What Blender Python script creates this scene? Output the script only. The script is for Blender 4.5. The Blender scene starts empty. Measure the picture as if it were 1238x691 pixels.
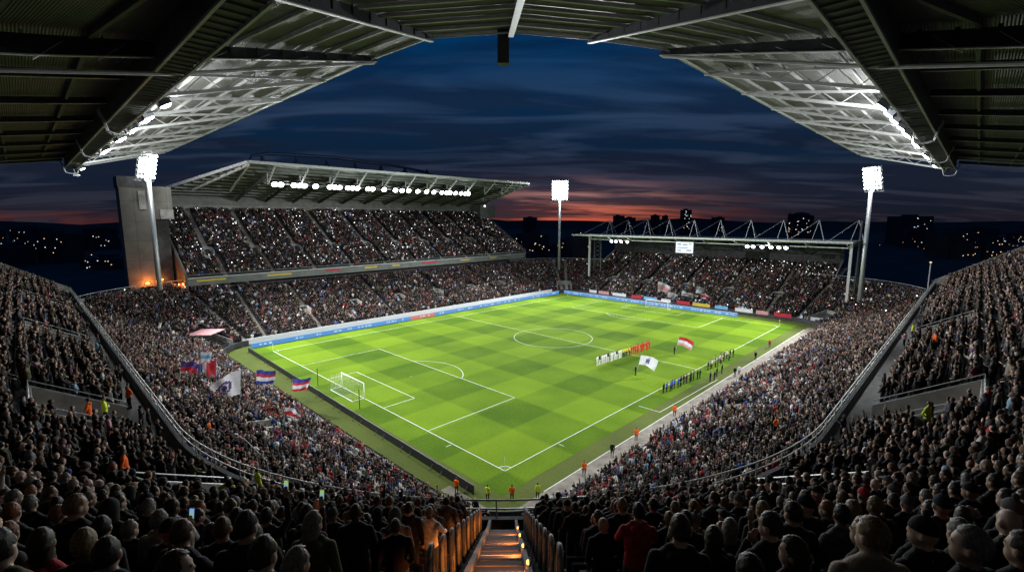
import bpy, bmesh, math, random
import numpy as np
from mathutils import Vector, Matrix

random.seed(7); rng = np.random.default_rng(7)
SC = bpy.context.scene
COL = SC.collection
R = math.radians
L, W = 100.7, 69.1                      # pitch

# ------------------------------------------------------------------ camera
CAM = np.array([-34.866, -35.084, 27.540]); YAW = R(44.268); PIT = R(-7.9855); FPX = 577.79
FW = np.array([math.cos(YAW)*math.cos(PIT), math.sin(YAW)*math.cos(PIT), math.sin(PIT)])
RT = np.array([math.sin(YAW), -math.cos(YAW), 0.0]); UP = np.cross(RT, FW)
cd = bpy.data.cameras.new('camera'); cam = bpy.data.objects.new('camera', cd); COL.objects.link(cam)
cd.sensor_width = 36; cd.lens = FPX/1238*36; cd.clip_start = 0.1; cd.clip_end = 9000
cam.matrix_world = Matrix(((RT[0], UP[0], -FW[0], CAM[0]), (RT[1], UP[1], -FW[1], CAM[1]), (RT[2], UP[2], -FW[2], CAM[2]), (0, 0, 0, 1)))
SC.camera = cam
def project(p):
    d = np.asarray(p, float)-CAM; w = d@FW
    ws = np.where(np.abs(w) < 1e-3, 1e-3, w)
    return 619+FPX*(d@RT)/ws, 345.5-FPX*(d@UP)/ws, w
def fwd(D, s=0.0, z=0.0):                # metres ahead of / beside the viewing direction, on the plan
    return (CAM[0]+math.cos(YAW)*D+RT[0]*s, CAM[1]+math.sin(YAW)*D+RT[1]*s, z)

# ------------------------------------------------------------------ materials
def newmat(name):
    m = bpy.data.materials.new(name); m.use_nodes = True
    nt = m.node_tree; b = nt.nodes['Principled BSDF']
    return m, nt, b
def N(nt, t, **k):
    n = nt.nodes.new(t)
    for a, v in k.items(): setattr(n, a, v)
    return n
def mat(name, col, rough=.7, metal=0., var=.25, scale=3., bump=0., bscale=40., spec=.4):
    m, nt, b = newmat(name)
    tc = N(nt, 'ShaderNodeTexCoord'); no = N(nt, 'ShaderNodeTexNoise'); no.inputs['Scale'].default_value = scale; no.inputs['Detail'].default_value = 6
    nt.links.new(tc.outputs['Object'], no.inputs['Vector'])
    rp = N(nt, 'ShaderNodeValToRGB')
    rp.color_ramp.elements[0].position = .3; rp.color_ramp.elements[1].position = .7
    rp.color_ramp.elements[0].color = (*[c*(1-var) for c in col], 1); rp.color_ramp.elements[1].color = (*[min(1, c*(1+var)) for c in col], 1)
    nt.links.new(no.outputs['Fac'], rp.inputs['Fac']); nt.links.new(rp.outputs['Color'], b.inputs['Base Color'])
    b.inputs['Roughness'].default_value = rough; b.inputs['Metallic'].default_value = metal; b.inputs['Specular IOR Level'].default_value = spec
    if bump:
        n2 = N(nt, 'ShaderNodeTexNoise'); n2.inputs['Scale'].default_value = bscale; nt.links.new(tc.outputs['Object'], n2.inputs['Vector'])
        bp = N(nt, 'ShaderNodeBump'); bp.inputs['Strength'].default_value = bump; bp.inputs['Distance'].default_value = .02
        nt.links.new(n2.outputs['Fac'], bp.inputs['Height']); nt.links.new(bp.outputs['Normal'], b.inputs['Normal'])
    return m
def emit(name, col, s):
    m, nt, b = newmat(name)
    b.inputs['Base Color'].default_value = (.1, .1, .1, 1)
    b.inputs['Emission Color'].default_value = (*col, 1); b.inputs['Emission Strength'].default_value = s
    m.cycles.emission_sampling = 'NONE'
    return m

M = {}
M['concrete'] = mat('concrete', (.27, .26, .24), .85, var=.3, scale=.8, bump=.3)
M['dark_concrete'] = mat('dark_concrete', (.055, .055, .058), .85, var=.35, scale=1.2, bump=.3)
M['step_concrete'] = mat('step_concrete', (.34, .31, .26), .8, var=.35, scale=2.5, bump=.4)
M['path'] = mat('path_concrete', (.17, .15, .12), .85, var=.35, scale=.9, bump=.2)
M['steel'] = mat('galvanised_steel', (.42, .44, .43), .45, .5, var=.15, scale=4)
M['pale_steel'] = mat('pale_painted_steel', (.58, .59, .57), .5, .1, var=.12, scale=2)
M['dark_steel'] = mat('dark_steel', (.05, .055, .06), .5, .4, var=.2)
M['blue_steel'] = mat('dark_blue_steel', (.02, .035, .07), .5, .3, var=.2)
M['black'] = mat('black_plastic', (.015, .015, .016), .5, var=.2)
M['white_paint'] = mat('white_paint', (.8, .8, .78), .6, var=.06)
M['seat'] = mat('seat_plastic', (.015, .017, .025), .5, var=.3, scale=2)
M['cladding'] = mat('grey_cladding', (.17, .18, .165), .7, var=.2, scale=.6)
M['asphalt'] = mat('asphalt', (.035, .035, .037), .9, var=.3, scale=.05)
M['hill'] = mat('dark_hillside', (.012, .016, .014), 1, var=.5, scale=.01)
M['building'] = mat('dark_building_wall', (.035, .038, .045), .8, var=.3, scale=.1)
M['brownwall'] = mat('brown_render_wall', (.25, .12, .05), .8, var=.3, scale=.7)
M['lamp'] = emit('lamp_glass', (.94, .97, 1), 22)
M['lamp_soft'] = emit('lamp_glass_angled', (.9, .95, 1), 6)
M['orange_lamp'] = emit('orange_lamp_glass', (1, .36, .06), 5)
M['warm_window'] = emit('warm_window', (1, .62, .3), 1.6)
M['white_window'] = emit('white_window', (.9, .95, 1), 1.6)
M['screen'] = emit('screen_white', (.85, .92, 1), 1.1)
M['screen_dark'] = emit('screen_pattern', (.25, .4, .55), .8)
M['phone_blue'] = emit('phone_screen_blue', (.2, .45, .9), .8)
M['phone_green'] = emit('phone_screen_picture', (.4, .6, .2), .7)
M['led_blue'] = emit('led_blue', (.015, .22, .62), .95)
M['led_white'] = emit('led_white', (.6, .8, 1), .7)
M['led_red'] = emit('led_red', (.8, .16, .12), .7)
for n, c in dict(flag_white=(.75, .74, .76), flag_red=(.55, .03, .05), flag_blue=(.04, .06, .3), flag_pink=(.65, .32, .33), flag_purple=(.10, .05, .2), flag_lightblue=(.2, .45, .7),
                 flag_yellow=(.7, .5, .06), flag_grey=(.3, .3, .32)).items():
    M[n] = mat(n, c, .8, var=.12, scale=6)

def brick_lines(name, col, w, h):
    m, nt, b = newmat(name)
    tc = N(nt, 'ShaderNodeTexCoord'); br = N(nt, 'ShaderNodeTexBrick'); mp = N(nt, 'ShaderNodeMapping')
    mp.inputs['Rotation'].default_value = (R(90), 0, 0)
    br.offset = 0; br.inputs['Scale'].default_value = 1; br.inputs['Brick Width'].default_value = w; br.inputs['Row Height'].default_value = h
    br.inputs['Mortar Size'].default_value = .05
    br.inputs['Color1'].default_value = (*col, 1); br.inputs['Color2'].default_value = (*[c*.8 for c in col], 1); br.inputs['Mortar'].default_value = (*[c*.5 for c in col], 1)
    no = N(nt, 'ShaderNodeTexNoise'); no.inputs['Scale'].default_value = .35; no.inputs['Detail'].default_value = 8
    mx = N(nt, 'ShaderNodeMix', data_type='RGBA', blend_type='MULTIPLY'); mx.inputs['Factor'].default_value = .8
    rp = N(nt, 'ShaderNodeValToRGB'); rp.color_ramp.elements[0].position = .3; rp.color_ramp.elements[0].color = (.5, .5, .5, 1); rp.color_ramp.elements[1].position = .7
    nt.links.new(tc.outputs['Object'], mp.inputs['Vector']); nt.links.new(mp.outputs['Vector'], br.inputs['Vector'])
    nt.links.new(tc.outputs['Object'], no.inputs['Vector']); nt.links.new(no.outputs['Fac'], rp.inputs['Fac'])
    nt.links.new(br.outputs['Color'], mx.inputs['A']); nt.links.new(rp.outputs['Color'], mx.inputs['B'])
    nt.links.new(mx.outputs['Result'], b.inputs['Base Color']); b.inputs['Roughness'].default_value = .9
    return m
M['walk'] = mat('walkway_concrete', (.11, .11, .107), .85, var=.3, scale=1.5)
M['hoop'] = mat('worn_hoop_steel', (.17, .17, .165), .6, .2, var=.25, scale=6)
M['line_paint'] = mat('worn_line_paint', (.58, .6, .52), .9, var=.2, scale=5)
M['girder'] = mat('girder_steel', (.10, .105, .095), .6, var=.3, scale=1.0)
M['roof_dark'] = mat('dark_roof_sheet', (.10, .115, .10), .6, var=.3, scale=.4)
M['tower'] = brick_lines('board_marked_concrete', (.17, .16, .14), 3.2, 4.5)

def corrugated(name, col, uv=True):
    m, nt, b = newmat(name)
    tc = N(nt, 'ShaderNodeTexCoord'); wv = N(nt, 'ShaderNodeTexWave'); wv.bands_direction = 'Y'; wv.inputs['Scale'].default_value = 2.2
    nt.links.new(tc.outputs['UV'], wv.inputs['Vector'])
    no = N(nt, 'ShaderNodeTexNoise'); no.inputs['Scale'].default_value = .5; no.inputs['Detail'].default_value = 5; nt.links.new(tc.outputs['Object'], no.inputs['Vector'])
    rp = N(nt, 'ShaderNodeValToRGB'); rp.color_ramp.elements[0].position = .3; rp.color_ramp.elements[1].position = .75
    rp.color_ramp.elements[0].color = (*[c*.75 for c in col], 1); rp.color_ramp.elements[1].color = (*[c*1.15 for c in col], 1)
    nt.links.new(no.outputs['Fac'], rp.inputs['Fac']); nt.links.new(rp.outputs['Color'], b.inputs['Base Color'])
    bp = N(nt, 'ShaderNodeBump'); bp.inputs['Strength'].default_value = 1; bp.inputs['Distance'].default_value = .05
    nt.links.new(wv.outputs['Fac'], bp.inputs['Height']); nt.links.new(bp.outputs['Normal'], b.inputs['Normal'])
    b.inputs['Roughness'].default_value = .55
    return m
M['deck'] = corrugated('corrugated_roof_deck', (.135, .135, .118))

def grass_mat(name, base, pattern=True, wear=.0):
    m, nt, b = newmat(name)
    tc = N(nt, 'ShaderNodeTexCoord'); sp = N(nt, 'ShaderNodeSeparateXYZ'); nt.links.new(tc.outputs['Object'], sp.inputs['Vector'])
    def math_(op, a, bb=None):
        n = N(nt, 'ShaderNodeMath', operation=op)
        for i, v in enumerate((a, bb)):
            if v is None: continue
            if isinstance(v, (int, float)): n.inputs[i].default_value = v
            else: nt.links.new(v, n.inputs[i])
        return n.outputs[0]
    n1 = N(nt, 'ShaderNodeTexNoise'); n1.inputs['Scale'].default_value = .12; n1.inputs['Detail'].default_value = 8
    n2 = N(nt, 'ShaderNodeTexNoise'); n2.inputs['Scale'].default_value = 3.5; n2.inputs['Detail'].default_value = 8
    for n in (n1, n2): nt.links.new(tc.outputs['Object'], n.inputs['Vector'])
    f = math_('MULTIPLY', math_('SUBTRACT', n1.outputs['Fac'], .5), .8)
    f = math_('ADD', f, math_('MULTIPLY', math_('SUBTRACT', n2.outputs['Fac'], .5), .6))
    if pattern:
        wob = math_('MULTIPLY', math_('SUBTRACT', n2.outputs['Fac'], .5), .5)
        sx = math_('MULTIPLY', math_('SINE', math_('MULTIPLY', math_('ADD', sp.outputs['X'], wob), math.pi/8.25)), 9)
        sy = math_('MULTIPLY', math_('SINE', math_('MULTIPLY', math_('ADD', sp.outputs['Y'], wob), math.pi/6.9)), 9)
        cx = N(nt, 'ShaderNodeClamp'); cx.inputs['Min'].default_value = -1; nt.links.new(sx, cx.inputs['Value'])
        cy = N(nt, 'ShaderNodeClamp'); cy.inputs['Min'].default_value = -1; nt.links.new(sy, cy.inputs['Value'])
        pat = math_('ADD', math_('MULTIPLY', cx.outputs[0], .15), math_('MULTIPLY', cy.outputs[0], .13))
        f = math_('ADD', f, pat)
    f = math_('ADD', f, .5)
    rp = N(nt, 'ShaderNodeValToRGB'); e = rp.color_ramp.elements
    e[0].position = 0; e[0].color = (base[0]*.40, base[1]*.5, base[2]*.6, 1); e[1].position = 1; e[1].color = (base[0]*1.6, base[1]*1.42, base[2]*1.3, 1)
    nt.links.new(f, rp.inputs['Fac']); nt.links.new(rp.outputs['Color'], b.inputs['Base Color'])
    b.inputs['Roughness'].default_value = .95; b.inputs['Specular IOR Level'].default_value = .04
    n3 = N(nt, 'ShaderNodeTexNoise'); n3.inputs['Scale'].default_value = 14; n3.inputs['Detail'].default_value = 4; nt.links.new(tc.outputs['Object'], n3.inputs['Vector'])
    bp = N(nt, 'ShaderNodeBump'); bp.inputs['Strength'].default_value = .5; bp.inputs['Distance'].default_value = .05
    nt.links.new(n3.outputs['Fac'], bp.inputs['Height']); nt.links.new(bp.outputs['Normal'], b.inputs['Normal'])
    return m
M['grass'] = grass_mat('mown_grass', (.088, .160, .009))
M['turf'] = grass_mat('rough_turf', (.075, .10, .025), False)

# ------------------------------------------------------------------ mesh helpers
class MB:
    def __init__(s): s.v = []; s.f = []; s.m = []; s.uv = None; s.n = 0
    def add(s, vs, fs, mi=0):
        o = s.n; s.v.extend([tuple(map(float, q)) for q in vs]); s.n += len(vs)
        for f in fs: s.f.append(tuple(o+i for i in f)); s.m.append(mi)
    def box(s, c, size, mi=0, rot=None, top=None):
        x, y, z = [q/2 for q in size]; vs = []
        for dz in (-1, 1):
            k = top if (top and dz > 0) else 1
            for dx, dy in ((-1, -1), (1, -1), (1, 1), (-1, 1)): vs.append(Vector((dx*x*k, dy*y*k, dz*z)))
        if rot is not None:
            q = Matrix.Rotation(rot, 3, 'Z') if isinstance(rot, (int, float)) else rot
            vs = [q@v for v in vs]
        vs = [(v[0]+c[0], v[1]+c[1], v[2]+c[2]) for v in vs]
        s.add(vs, [(3, 2, 1, 0), (4, 5, 6, 7), (0, 1, 5, 4), (1, 2, 6, 5), (2, 3, 7, 6), (3, 0, 4, 7)], mi)
    def beam(s, a, b, w, h, mi=0, h2=None):   # rectangular bar from a to b, h along the world's z
        a = Vector(a); b = Vector(b); d = (b-a).normalized()
        side = d.cross(Vector((0, 0, 1)))
        side = side.normalized() if side.length > 1e-4 else Vector((1, 0, 0))
        up = side.cross(d).normalized(); vs = []
        for p, hh in ((a, h), (b, h2 or h)):
            for i, j in ((-1, -1), (1, -1), (1, 1), (-1, 1)): vs.append(p+side*(i*w/2)+up*(j*hh/2))
        s.add(vs, [(0, 1, 2, 3), (7, 6, 5, 4), (1, 0, 4, 5), (2, 1, 5, 6), (3, 2, 6, 7), (0, 3, 7, 4)], mi)
    def tube(s, pts, r, n=6, mi=0, r2=None):
        pts = [Vector(p) for p in pts]; k = len(pts); rings = []
        for i, p in enumerate(pts):
            d = (pts[min(i+1, k-1)]-pts[max(i-1, 0)]).normalized()
            ref = Vector((0, 0, 1)) if abs(d.z) < .9 else Vector((1, 0, 0))
            u = d.cross(ref).normalized(); w = d.cross(u)
            rr_ = r if r2 is None else r+(r2-r)*i/(k-1)
            rings.append([p+u*(rr_*math.cos(2*math.pi*j/n))+w*(rr_*math.sin(2*math.pi*j/n)) for j in range(n)])
        vs = [q for g in rings for q in g]; fs = []
        for i in range(k-1):
            for j in range(n): fs.append((i*n+j, i*n+(j+1) % n, (i+1)*n+(j+1) % n, (i+1)*n+j))
        fs.append(tuple(range(n-1, -1, -1))); fs.append(tuple((k-1)*n+j for j in range(n)))
        s.add(vs, fs, mi)
    def prism(s, poly, axis, a, b, mi=0):     # polygon of 2-D points extruded along an axis between a and b
        def P(q, t): return {'x': (t, q[0], q[1]), 'y': (q[0], t, q[1]), 'z': (q[0], q[1], t)}[axis]
        n = len(poly); vs = [P(q, a) for q in poly]+[P(q, b) for q in poly]
        fs = [tuple(range(n)), tuple(range(2*n-1, n-1, -1))]+[(i, n+i, n+(i+1) % n, (i+1) % n) for i in range(n)]
        s.add(vs, fs, mi)
    def ell(s, c, r, mi=0, seg=10, rings=7):
        vs = []; fs = []
        for i in range(rings+1):
            t = math.pi*i/rings
            for j in range(seg):
                p = 2*math.pi*j/seg
                vs.append((c[0]+r[0]*math.sin(t)*math.cos(p), c[1]+r[1]*math.sin(t)*math.sin(p), c[2]+r[2]*math.cos(t)))
        for i in range(rings):
            for j in range(seg): fs.append((i*seg+j, (i+1)*seg+j, (i+1)*seg+(j+1) % seg, i*seg+(j+1) % seg))
        s.add(vs, fs, mi)
    def build(s, name, mats, parent=None, smooth=False):
        me = bpy.data.meshes.new(name); me.from_pydata(s.v, [], s.f)
        for m in (mats if isinstance(mats, (list, tuple)) else [mats]): me.materials.append(m)
        if any(s.m): me.polygons.foreach_set('material_index', s.m)
        if s.uv is not None:
            uvl = me.uv_layers.new(name='UVMap'); li = np.zeros(len(me.loops), dtype=np.int32); me.loops.foreach_get('vertex_index', li)
            uvl.data.foreach_set('uv', np.array(s.uv, float)[li].ravel())
        bm = bmesh.new(); bm.from_mesh(me); bmesh.ops.recalc_face_normals(bm, faces=bm.faces); bm.to_mesh(me); bm.free()
        if smooth: me.polygons.foreach_set('use_smooth', [True]*len(me.polygons))
        o = bpy.data.objects.new(name, me); COL.objects.link(o)
        if parent is not None: o.parent = parent
        return o
def tag(o, label=None, cat=None, group=None, kind=None):
    if label: o['label'] = label
    if cat: o['category'] = cat
    if group: o['group'] = group
    if kind: o['kind'] = kind
    return o
def empty(name, loc=(0, 0, 0), rz=0, label=None, cat=None, group=None):
    o = bpy.data.objects.new(name, None); COL.objects.link(o); o.location = loc; o.rotation_euler = (0, 0, rz)
    o.empty_display_size = .2
    return tag(o, label, cat, group)
def copy_tree(o, parent=None):
    c = o.copy(); COL.objects.link(c); c.parent = parent
    for ch in o.children: copy_tree(ch, c)
    return c
ORD = ['first', 'second', 'third', 'fourth', 'fifth', 'sixth', 'seventh', 'eighth', 'ninth', 'tenth', 'eleventh', 'twelfth', 'thirteenth', 'fourteenth', 'fifteenth', 'sixteenth',
       'seventeenth', 'eighteenth', 'nineteenth', 'twentieth', 'twenty-first', 'twenty-second', 'twenty-third', 'twenty-fourth', 'twenty-fifth', 'twenty-sixth', 'twenty-seventh', 'twenty-eighth', 'twenty-ninth', 'thirtieth']

# offset paths round the pitch: a base point and an outward normal at every arc position
class Path:
    def __init__(s, segs, rn=30.):
        s.segs = []; t = 0
        for g in segs:
            ln = math.dist(g[1], g[2]) if g[0] == 'line' else abs(g[3]-g[2])*rn
            s.segs.append((t, ln, g)); t += ln
        s.len = t
    def at(s, q):
        for t, ln, g in s.segs:
            if q <= t+ln+1e-9: break
        k = (q-t)/ln
        if g[0] == 'line':
            return (g[1][0]+(g[2][0]-g[1][0])*k, g[1][1]+(g[2][1]-g[1][1])*k), g[3]
        a = g[2]+(g[3]-g[2])*k
        return g[1], (math.cos(a), math.sin(a))
    def p(s, q, r, z=0.):
        b, n = s.at(q); return (b[0]+n[0]*r, b[1]+n[1]*r, z)
    def samples(s, a, b, arcs=20):
        out = {a, b}
        for t, ln, g in s.segs:
            k = arcs if g[0] == 'arc' else 1
            for i in range(k+1):
                q = t+ln*i/k
                if a < q < b: out.add(q)
        return sorted(out)
PI = math.pi
NEAR = Path([('line', (0, 87), (0, 0), (-1, 0)), ('arc', (0, 0), PI, 1.5*PI), ('line', (0, 0), (102, 0), (0, -1))])
S0 = 87.; A30 = 30*PI/2; SM = S0+A30/2; S1 = S0+A30     # arc start, middle (the stairs), arc end
BOWL = Path([('line', (0, W), (0, 0), (-1, 0)), ('arc', (0, 0), PI, 1.5*PI), ('line', (0, 0), (L, 0), (0, -1)), ('arc', (L, 0), -.5*PI, 0.),
             ('line', (L, 0), (L, W), (1, 0)), ('arc', (L, W), 0., .5*PI), ('line', (L, W), (0, W), (0, 1)), ('arc', (0, W), .5*PI, PI)])
def sweep(mb, path, qs, prof, mi=0, closed=False, uv=False, rf=None):
    n = len(prof); o = mb.n; vs = []; fs = []
    if uv and mb.uv is None: mb.uv = []
    for q in qs:
        for r, z in prof:
            r_ = r+(rf(q) if rf else 0)
            vs.append(path.p(q, r_, z))
            if uv: mb.uv.append((q, r))
    for i in range(len(qs)-1):
        for j in range(n if closed else n-1):
            k = (j+1) % n
            fs.append((i*n+j, i*n+k, (i+1)*n+k, (i+1)*n+j))
    if closed:
        fs.append(tuple(range(n))); fs.append(tuple((len(qs)-1)*n+j for j in range(n-1, -1, -1)))
    mb.add(vs, fs, mi)

# ------------------------------------------------------------------ ground, pitch
g = MB(); g.add([(-2000, -2000, -.25), (2000, -2000, -.25), (2000, 2000, -.25), (-2000, 2000, -.25)], [(0, 1, 2, 3)])
tag(g.build('ground', M['asphalt']), kind='structure')
g = MB(); g.add([(-7.6, -7.6, -.008), (L+9, -7.6, -.008), (L+9, W+8.5, -.008), (-7.6, W+8.5, -.008)], [(0, 1, 2, 3)])
tag(g.build('turf_surround', M['turf']), kind='structure')
g = MB(); g.add([(-3.6, -3.2, -.004), (L+4, -3.2, -.004), (L+4, W+5, -.004), (-3.6, W+5, -.004)], [(0, 1, 2, 3)])
tag(g.build('pitch', M['grass']), kind='structure')
g = MB(); g.box((48, -7.1, .02), (112, 2.6, .06)); g.box((-6.7, -2.0, .015), (1.2, 8, .05))
tag(g.build('perimeter_path', M['path']), kind='structure')
mk = MB(); LW = .095
def ln(a, b, w=LW):
    a = Vector((*a, 0)); b = Vector((*b, 0)); d = (b-a).normalized(); n = Vector((-d.y, d.x, 0))*w/2; a = a-d*w/2; b = b+d*w/2
    mk.add([a+n, b+n, b-n, a-n], [(0, 1, 2, 3)])
def ring(c, r, a0, a1, n=64, w=LW):
    for i in range(n):
        t0, t1 = a0+(a1-a0)*i/n, a0+(a1-a0)*(i+1)/n
        mk.add([(c[0]+(r+k)*math.cos(t), c[1]+(r+k)*math.sin(t), 0) for t, k in ((t0, -w/2), (t1, -w/2), (t1, w/2), (t0, w/2))], [(0, 1, 2, 3)])
for a, b in (((0, 0), (L, 0)), ((L, 0), (L, W)), ((L, W), (0, W)), ((0, W), (0, 0)), ((L/2, 0), (L/2, W))): ln(a, b)
c = W/2
for sx, x0 in ((1, 0), (-1, L)):
    for d, h in ((16.5, 20.16), (5.5, 9.16)):
        ln((x0, c-h), (x0+sx*d, c-h)); ln((x0+sx*d, c-h), (x0+sx*d, c+h)); ln((x0+sx*d, c+h), (x0, c+h))
    a = math.acos(5.5/9.15); b0 = 0 if sx > 0 else PI
    ring((x0+sx*11, c), 9.15, b0-a, b0+a, 30); ring((x0+sx*11, c), .01, 0, 2*PI, 8, .22)
ring((L/2, c), 9.15, 0, 2*PI); ring((L/2, c), .01, 0, 2*PI, 8, .22)
for x, y, t in ((0, 0, 0), (L, 0, PI/2), (L, W, PI), (0, W, 1.5*PI)): ring((x, y), 1, t, t+PI/2, 10)
ln((27, -4.5), (27.0, -1.2), .09); ln((27, -4.5), (47, -4.9), .09); ln((0, -5.7), (L, -5.7), .1)
ln((-1.0, 9.15), (-.3, 9.15)); ln((9.15, -1), (9.15, -.3))
o = mk.build('pitch_markings', M['line_paint']); o.location.z = .004; tag(o, kind='structure')

# goals
def goal(x0, sx, label):
    g = empty('goal', (x0, W/2, 0), 0 if sx < 0 else PI, label, 'goal', 'goals on the pitch')   # opening towards local -x... net behind at +x
    hw = 3.66
    for s in (-1, 1):
        p = MB(); p.tube([(0, s*hw, 0), (0, s*hw, 2.44)], .07, 8); p.build('post', M['white_paint'], g, True)
    p = MB(); p.tube([(0, -hw-.07, 2.44), (0, hw+.07, 2.44)], .07, 8); p.build('crossbar', M['white_paint'], g, True)
    n = MB(); t = .006; dep = -2.0
    for i in range(25):
        y = -hw+2*hw*i/24
        n.tube([(0, y, 2.42), (dep*.95, y, 2.35), (dep, y, 0)], t, 3)
    for i in range(9):
        z = 2.38*i/8; n.tube([(dep, -hw, z), (dep, hw, z)], t, 3)
        for s in (-1, 1): n.tube([(0, s*hw, z), (dep, s*hw, z)], t, 3)
    for i in range(1, 7):
        n.tube([(dep*i/7, -hw, 2.42), (dep*i/7, hw, 2.42)], t, 3)
        for s in (-1, 1): n.tube([(dep*i/7, s*hw, 0), (dep*i/7, s*hw, 2.4)], t, 3)
    n.build('net', M['white_paint'], g)
    b = MB(); b.tube([(0, -hw, .04), (dep, -hw, .04), (dep, hw, .04), (0, hw, .04)], .045, 5); b.build('base_bar', M['white_paint'], g)
    return g
goal(0, -1, 'white goal with box net in front of the crowded near goal-end terrace')
goal(L, 1, 'small distant white goal in front of the blue boards at the far end')
for y in (27.5, 41.5):
    b = MB(); b.tube([(0, 0, 0), (0, 0, 3.0)], .06, 6)
    o = b.build('net_post', M['dark_steel']); o.location = (-2.6, y, 0)
    tag(o, 'thin dark net pole behind the near goal, ' + ('beside its nearer post' if y < 30 else 'beyond its farther post'), 'pole')
def corner_flag(x, y, label):
    g = empty('corner_flag', (x, y, 0), 0, label, 'corner flag', 'corner flags')
    p = MB(); p.tube([(0, 0, 0), (0, 0, 1.6)], .025, 6); p.build('pole', M['white_paint'], g)
    p = MB(); p.add([(0, 0, 1.58), (.2, .28, 1.5), (.02, .02, 1.22), (.01, .01, 1.58), (.21, .27, 1.5), (.03, .01, 1.22)], [(0, 1, 2), (3, 5, 4), (0, 3, 4, 1), (1, 4, 5, 2), (2, 5, 3, 0)]); p.build('cloth', M['flag_white'], g)
corner_flag(0, 0, 'slim white corner flag in the quarter circle nearest the stairs')
corner_flag(0, W, 'tiny corner flag where the goal line meets the blue boards')
corner_flag(L, 0, 'tiny corner flag at the far end of the near touchline')
corner_flag(L, W, 'tiny corner flag at the far corner below the central floodlight')

# ------------------------------------------------------------------ seating: tiers
LOW0, LOWZ, LOWS = 9.2, .35, .45
UP0, UPZ, UPS = 31.2, 13.74, .60
def zlow(r): return LOWZ+LOWS*(r-LOW0)
def zup(r): return UPZ+UPS*(r-30)
PITCHROW = .8
def step_profile(r0, r1, zf):
    out = []; r = r0
    while r < r1-1e-6:
        z = zf(r+PITCHROW/2); out += [(r, z), (r+PITCHROW, z)]; r += PITCHROW
    return out

grand = empty('grandstand', (0, 0, 0), 0, 'dark two-tier corner grandstand in the foreground with olive steel roof wrapping overhead', 'grandstand')
# vomitories in the upper tier: (s0, s1, r1)
VOMS = [(SM-24.5*R(1)*30, SM-17*R(1)*30, 35.3), (SM+15.8*R(1)*30, SM+22.8*R(1)*30, 35.5), (S0-4.8, S0+.4, 35.3), (S1-.5, S1+4.3, 36.0), (S0-31, S0-26.5, 35.3), (S0-58, S0-53.5, 35.3), (S1+30, S1+34.5, 35.5), (S1+62, S1+66.5, 35.5)]
CENT = (SM-1.15, SM+1.15)
cuts = sorted([0, NEAR.len]+[q for v in VOMS for q in v[:2]])
t = MB()
for a, b in zip(cuts[:-1], cuts[1:]):
    v = [q for q in VOMS if q[0]-1e-6 <= a and b <= q[1]+1e-6]
    r0 = v[0][2] if v else UP0
    pr = step_profile(r0, 56, zup)
    if not v: pr = [(UP0, 12.95)]+pr
    else: pr = [(r0, 12.95)]+pr
    sweep(t, NEAR, NEAR.samples(a, b, 40), pr)
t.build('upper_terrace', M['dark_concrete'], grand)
t = MB(); qs = NEAR.samples(0, NEAR.len, 40); sweep(t, NEAR, qs, [(28.9, 12.6), (36, 12.6), (36, 12.95), (28.9, 12.95)], closed=True); t.build('walkway', M['walk'], grand)
t = MB(); sweep(t, NEAR, qs, [(29.0, 9.5), (29.25, 9.5), (29.25, 13.9), (29.0, 13.9)], closed=True); t.build('parapet', M['dark_concrete'], grand)
t = MB(); sweep(t, NEAR, qs, [(56.5, 0), (57, 0), (57, 36), (56.5, 36)], closed=True); t.build('back_wall', M['dark_concrete'], grand)
# walls of each vomitory
for a, b, r1 in VOMS:
    v = MB(); zt = zup(r1)+.75
    for q in (a, b):
        p0 = NEAR.p(q, 31.0); p1 = NEAR.p(q, r1+.2)
        d = Vector((p1[0]-p0[0], p1[1]-p0[1], 0)).normalized(); n = Vector((-d.y, d.x, 0))*.09
        z0, z1 = zup(31)+.75, zt
        vs = []
        for sgn in (-1, 1):
            for pp, zz in ((p0, 12.95), (p1, 12.95), (p1, z1), (p0, z0)): vs.append((pp[0]+n.x*sgn, pp[1]+n.y*sgn, zz))
        v.add(vs, [(0, 1, 2, 3), (7, 6, 5, 4), (0, 4, 5, 1), (1, 5, 6, 2), (2, 6, 7, 3), (3, 7, 4, 0)])
    sweep(v, NEAR, NEAR.samples(a, b, 40), [(r1-.02, 12.95), (r1+.18, 12.95), (r1+.18, zt), (r1-.02, zt)], closed=True)
    w = v.build('vomitory_wall', M['concrete'], grand)
    v = MB()
    for k in (.35, .02):
        pts = [NEAR.p(a, 31.0, zup(31)+.75+k), NEAR.p(a, r1+.1, zt+k)]+[NEAR.p(q, r1+.1, zt+k) for q in NEAR.samples(a, b, 40)[1:-1]]+[NEAR.p(b, r1+.1, zt+k), NEAR.p(b, 31.0, zup(31)+.75+k)]
        v.tube(pts, .035, 6)
    v.build('rail', M['steel'], w)
# end walls of the upper tier
for q, nm in ((0, 'y'), (NEAR.len, 'x')):
    w = MB(); pts = [(29, 9.5), (57, 9.5), (57, 32), (31, zup(31)+1.5), (29, 14.6)]
    vs = [NEAR.p(q, r, z) for r, z in pts]; dx = (0, .35) if q == 0 else (.35, 0)
    vs2 = [(p[0]+dx[0], p[1]+dx[1], p[2]) for p in vs]; n = len(pts)
    w.add(vs+vs2, [tuple(range(n)), tuple(range(2*n-1, n-1, -1))]+[(i, n+i, n+(i+1) % n, (i+1) % n) for i in range(n)])
    w.build('end_wall', M['concrete'], grand)
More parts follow.
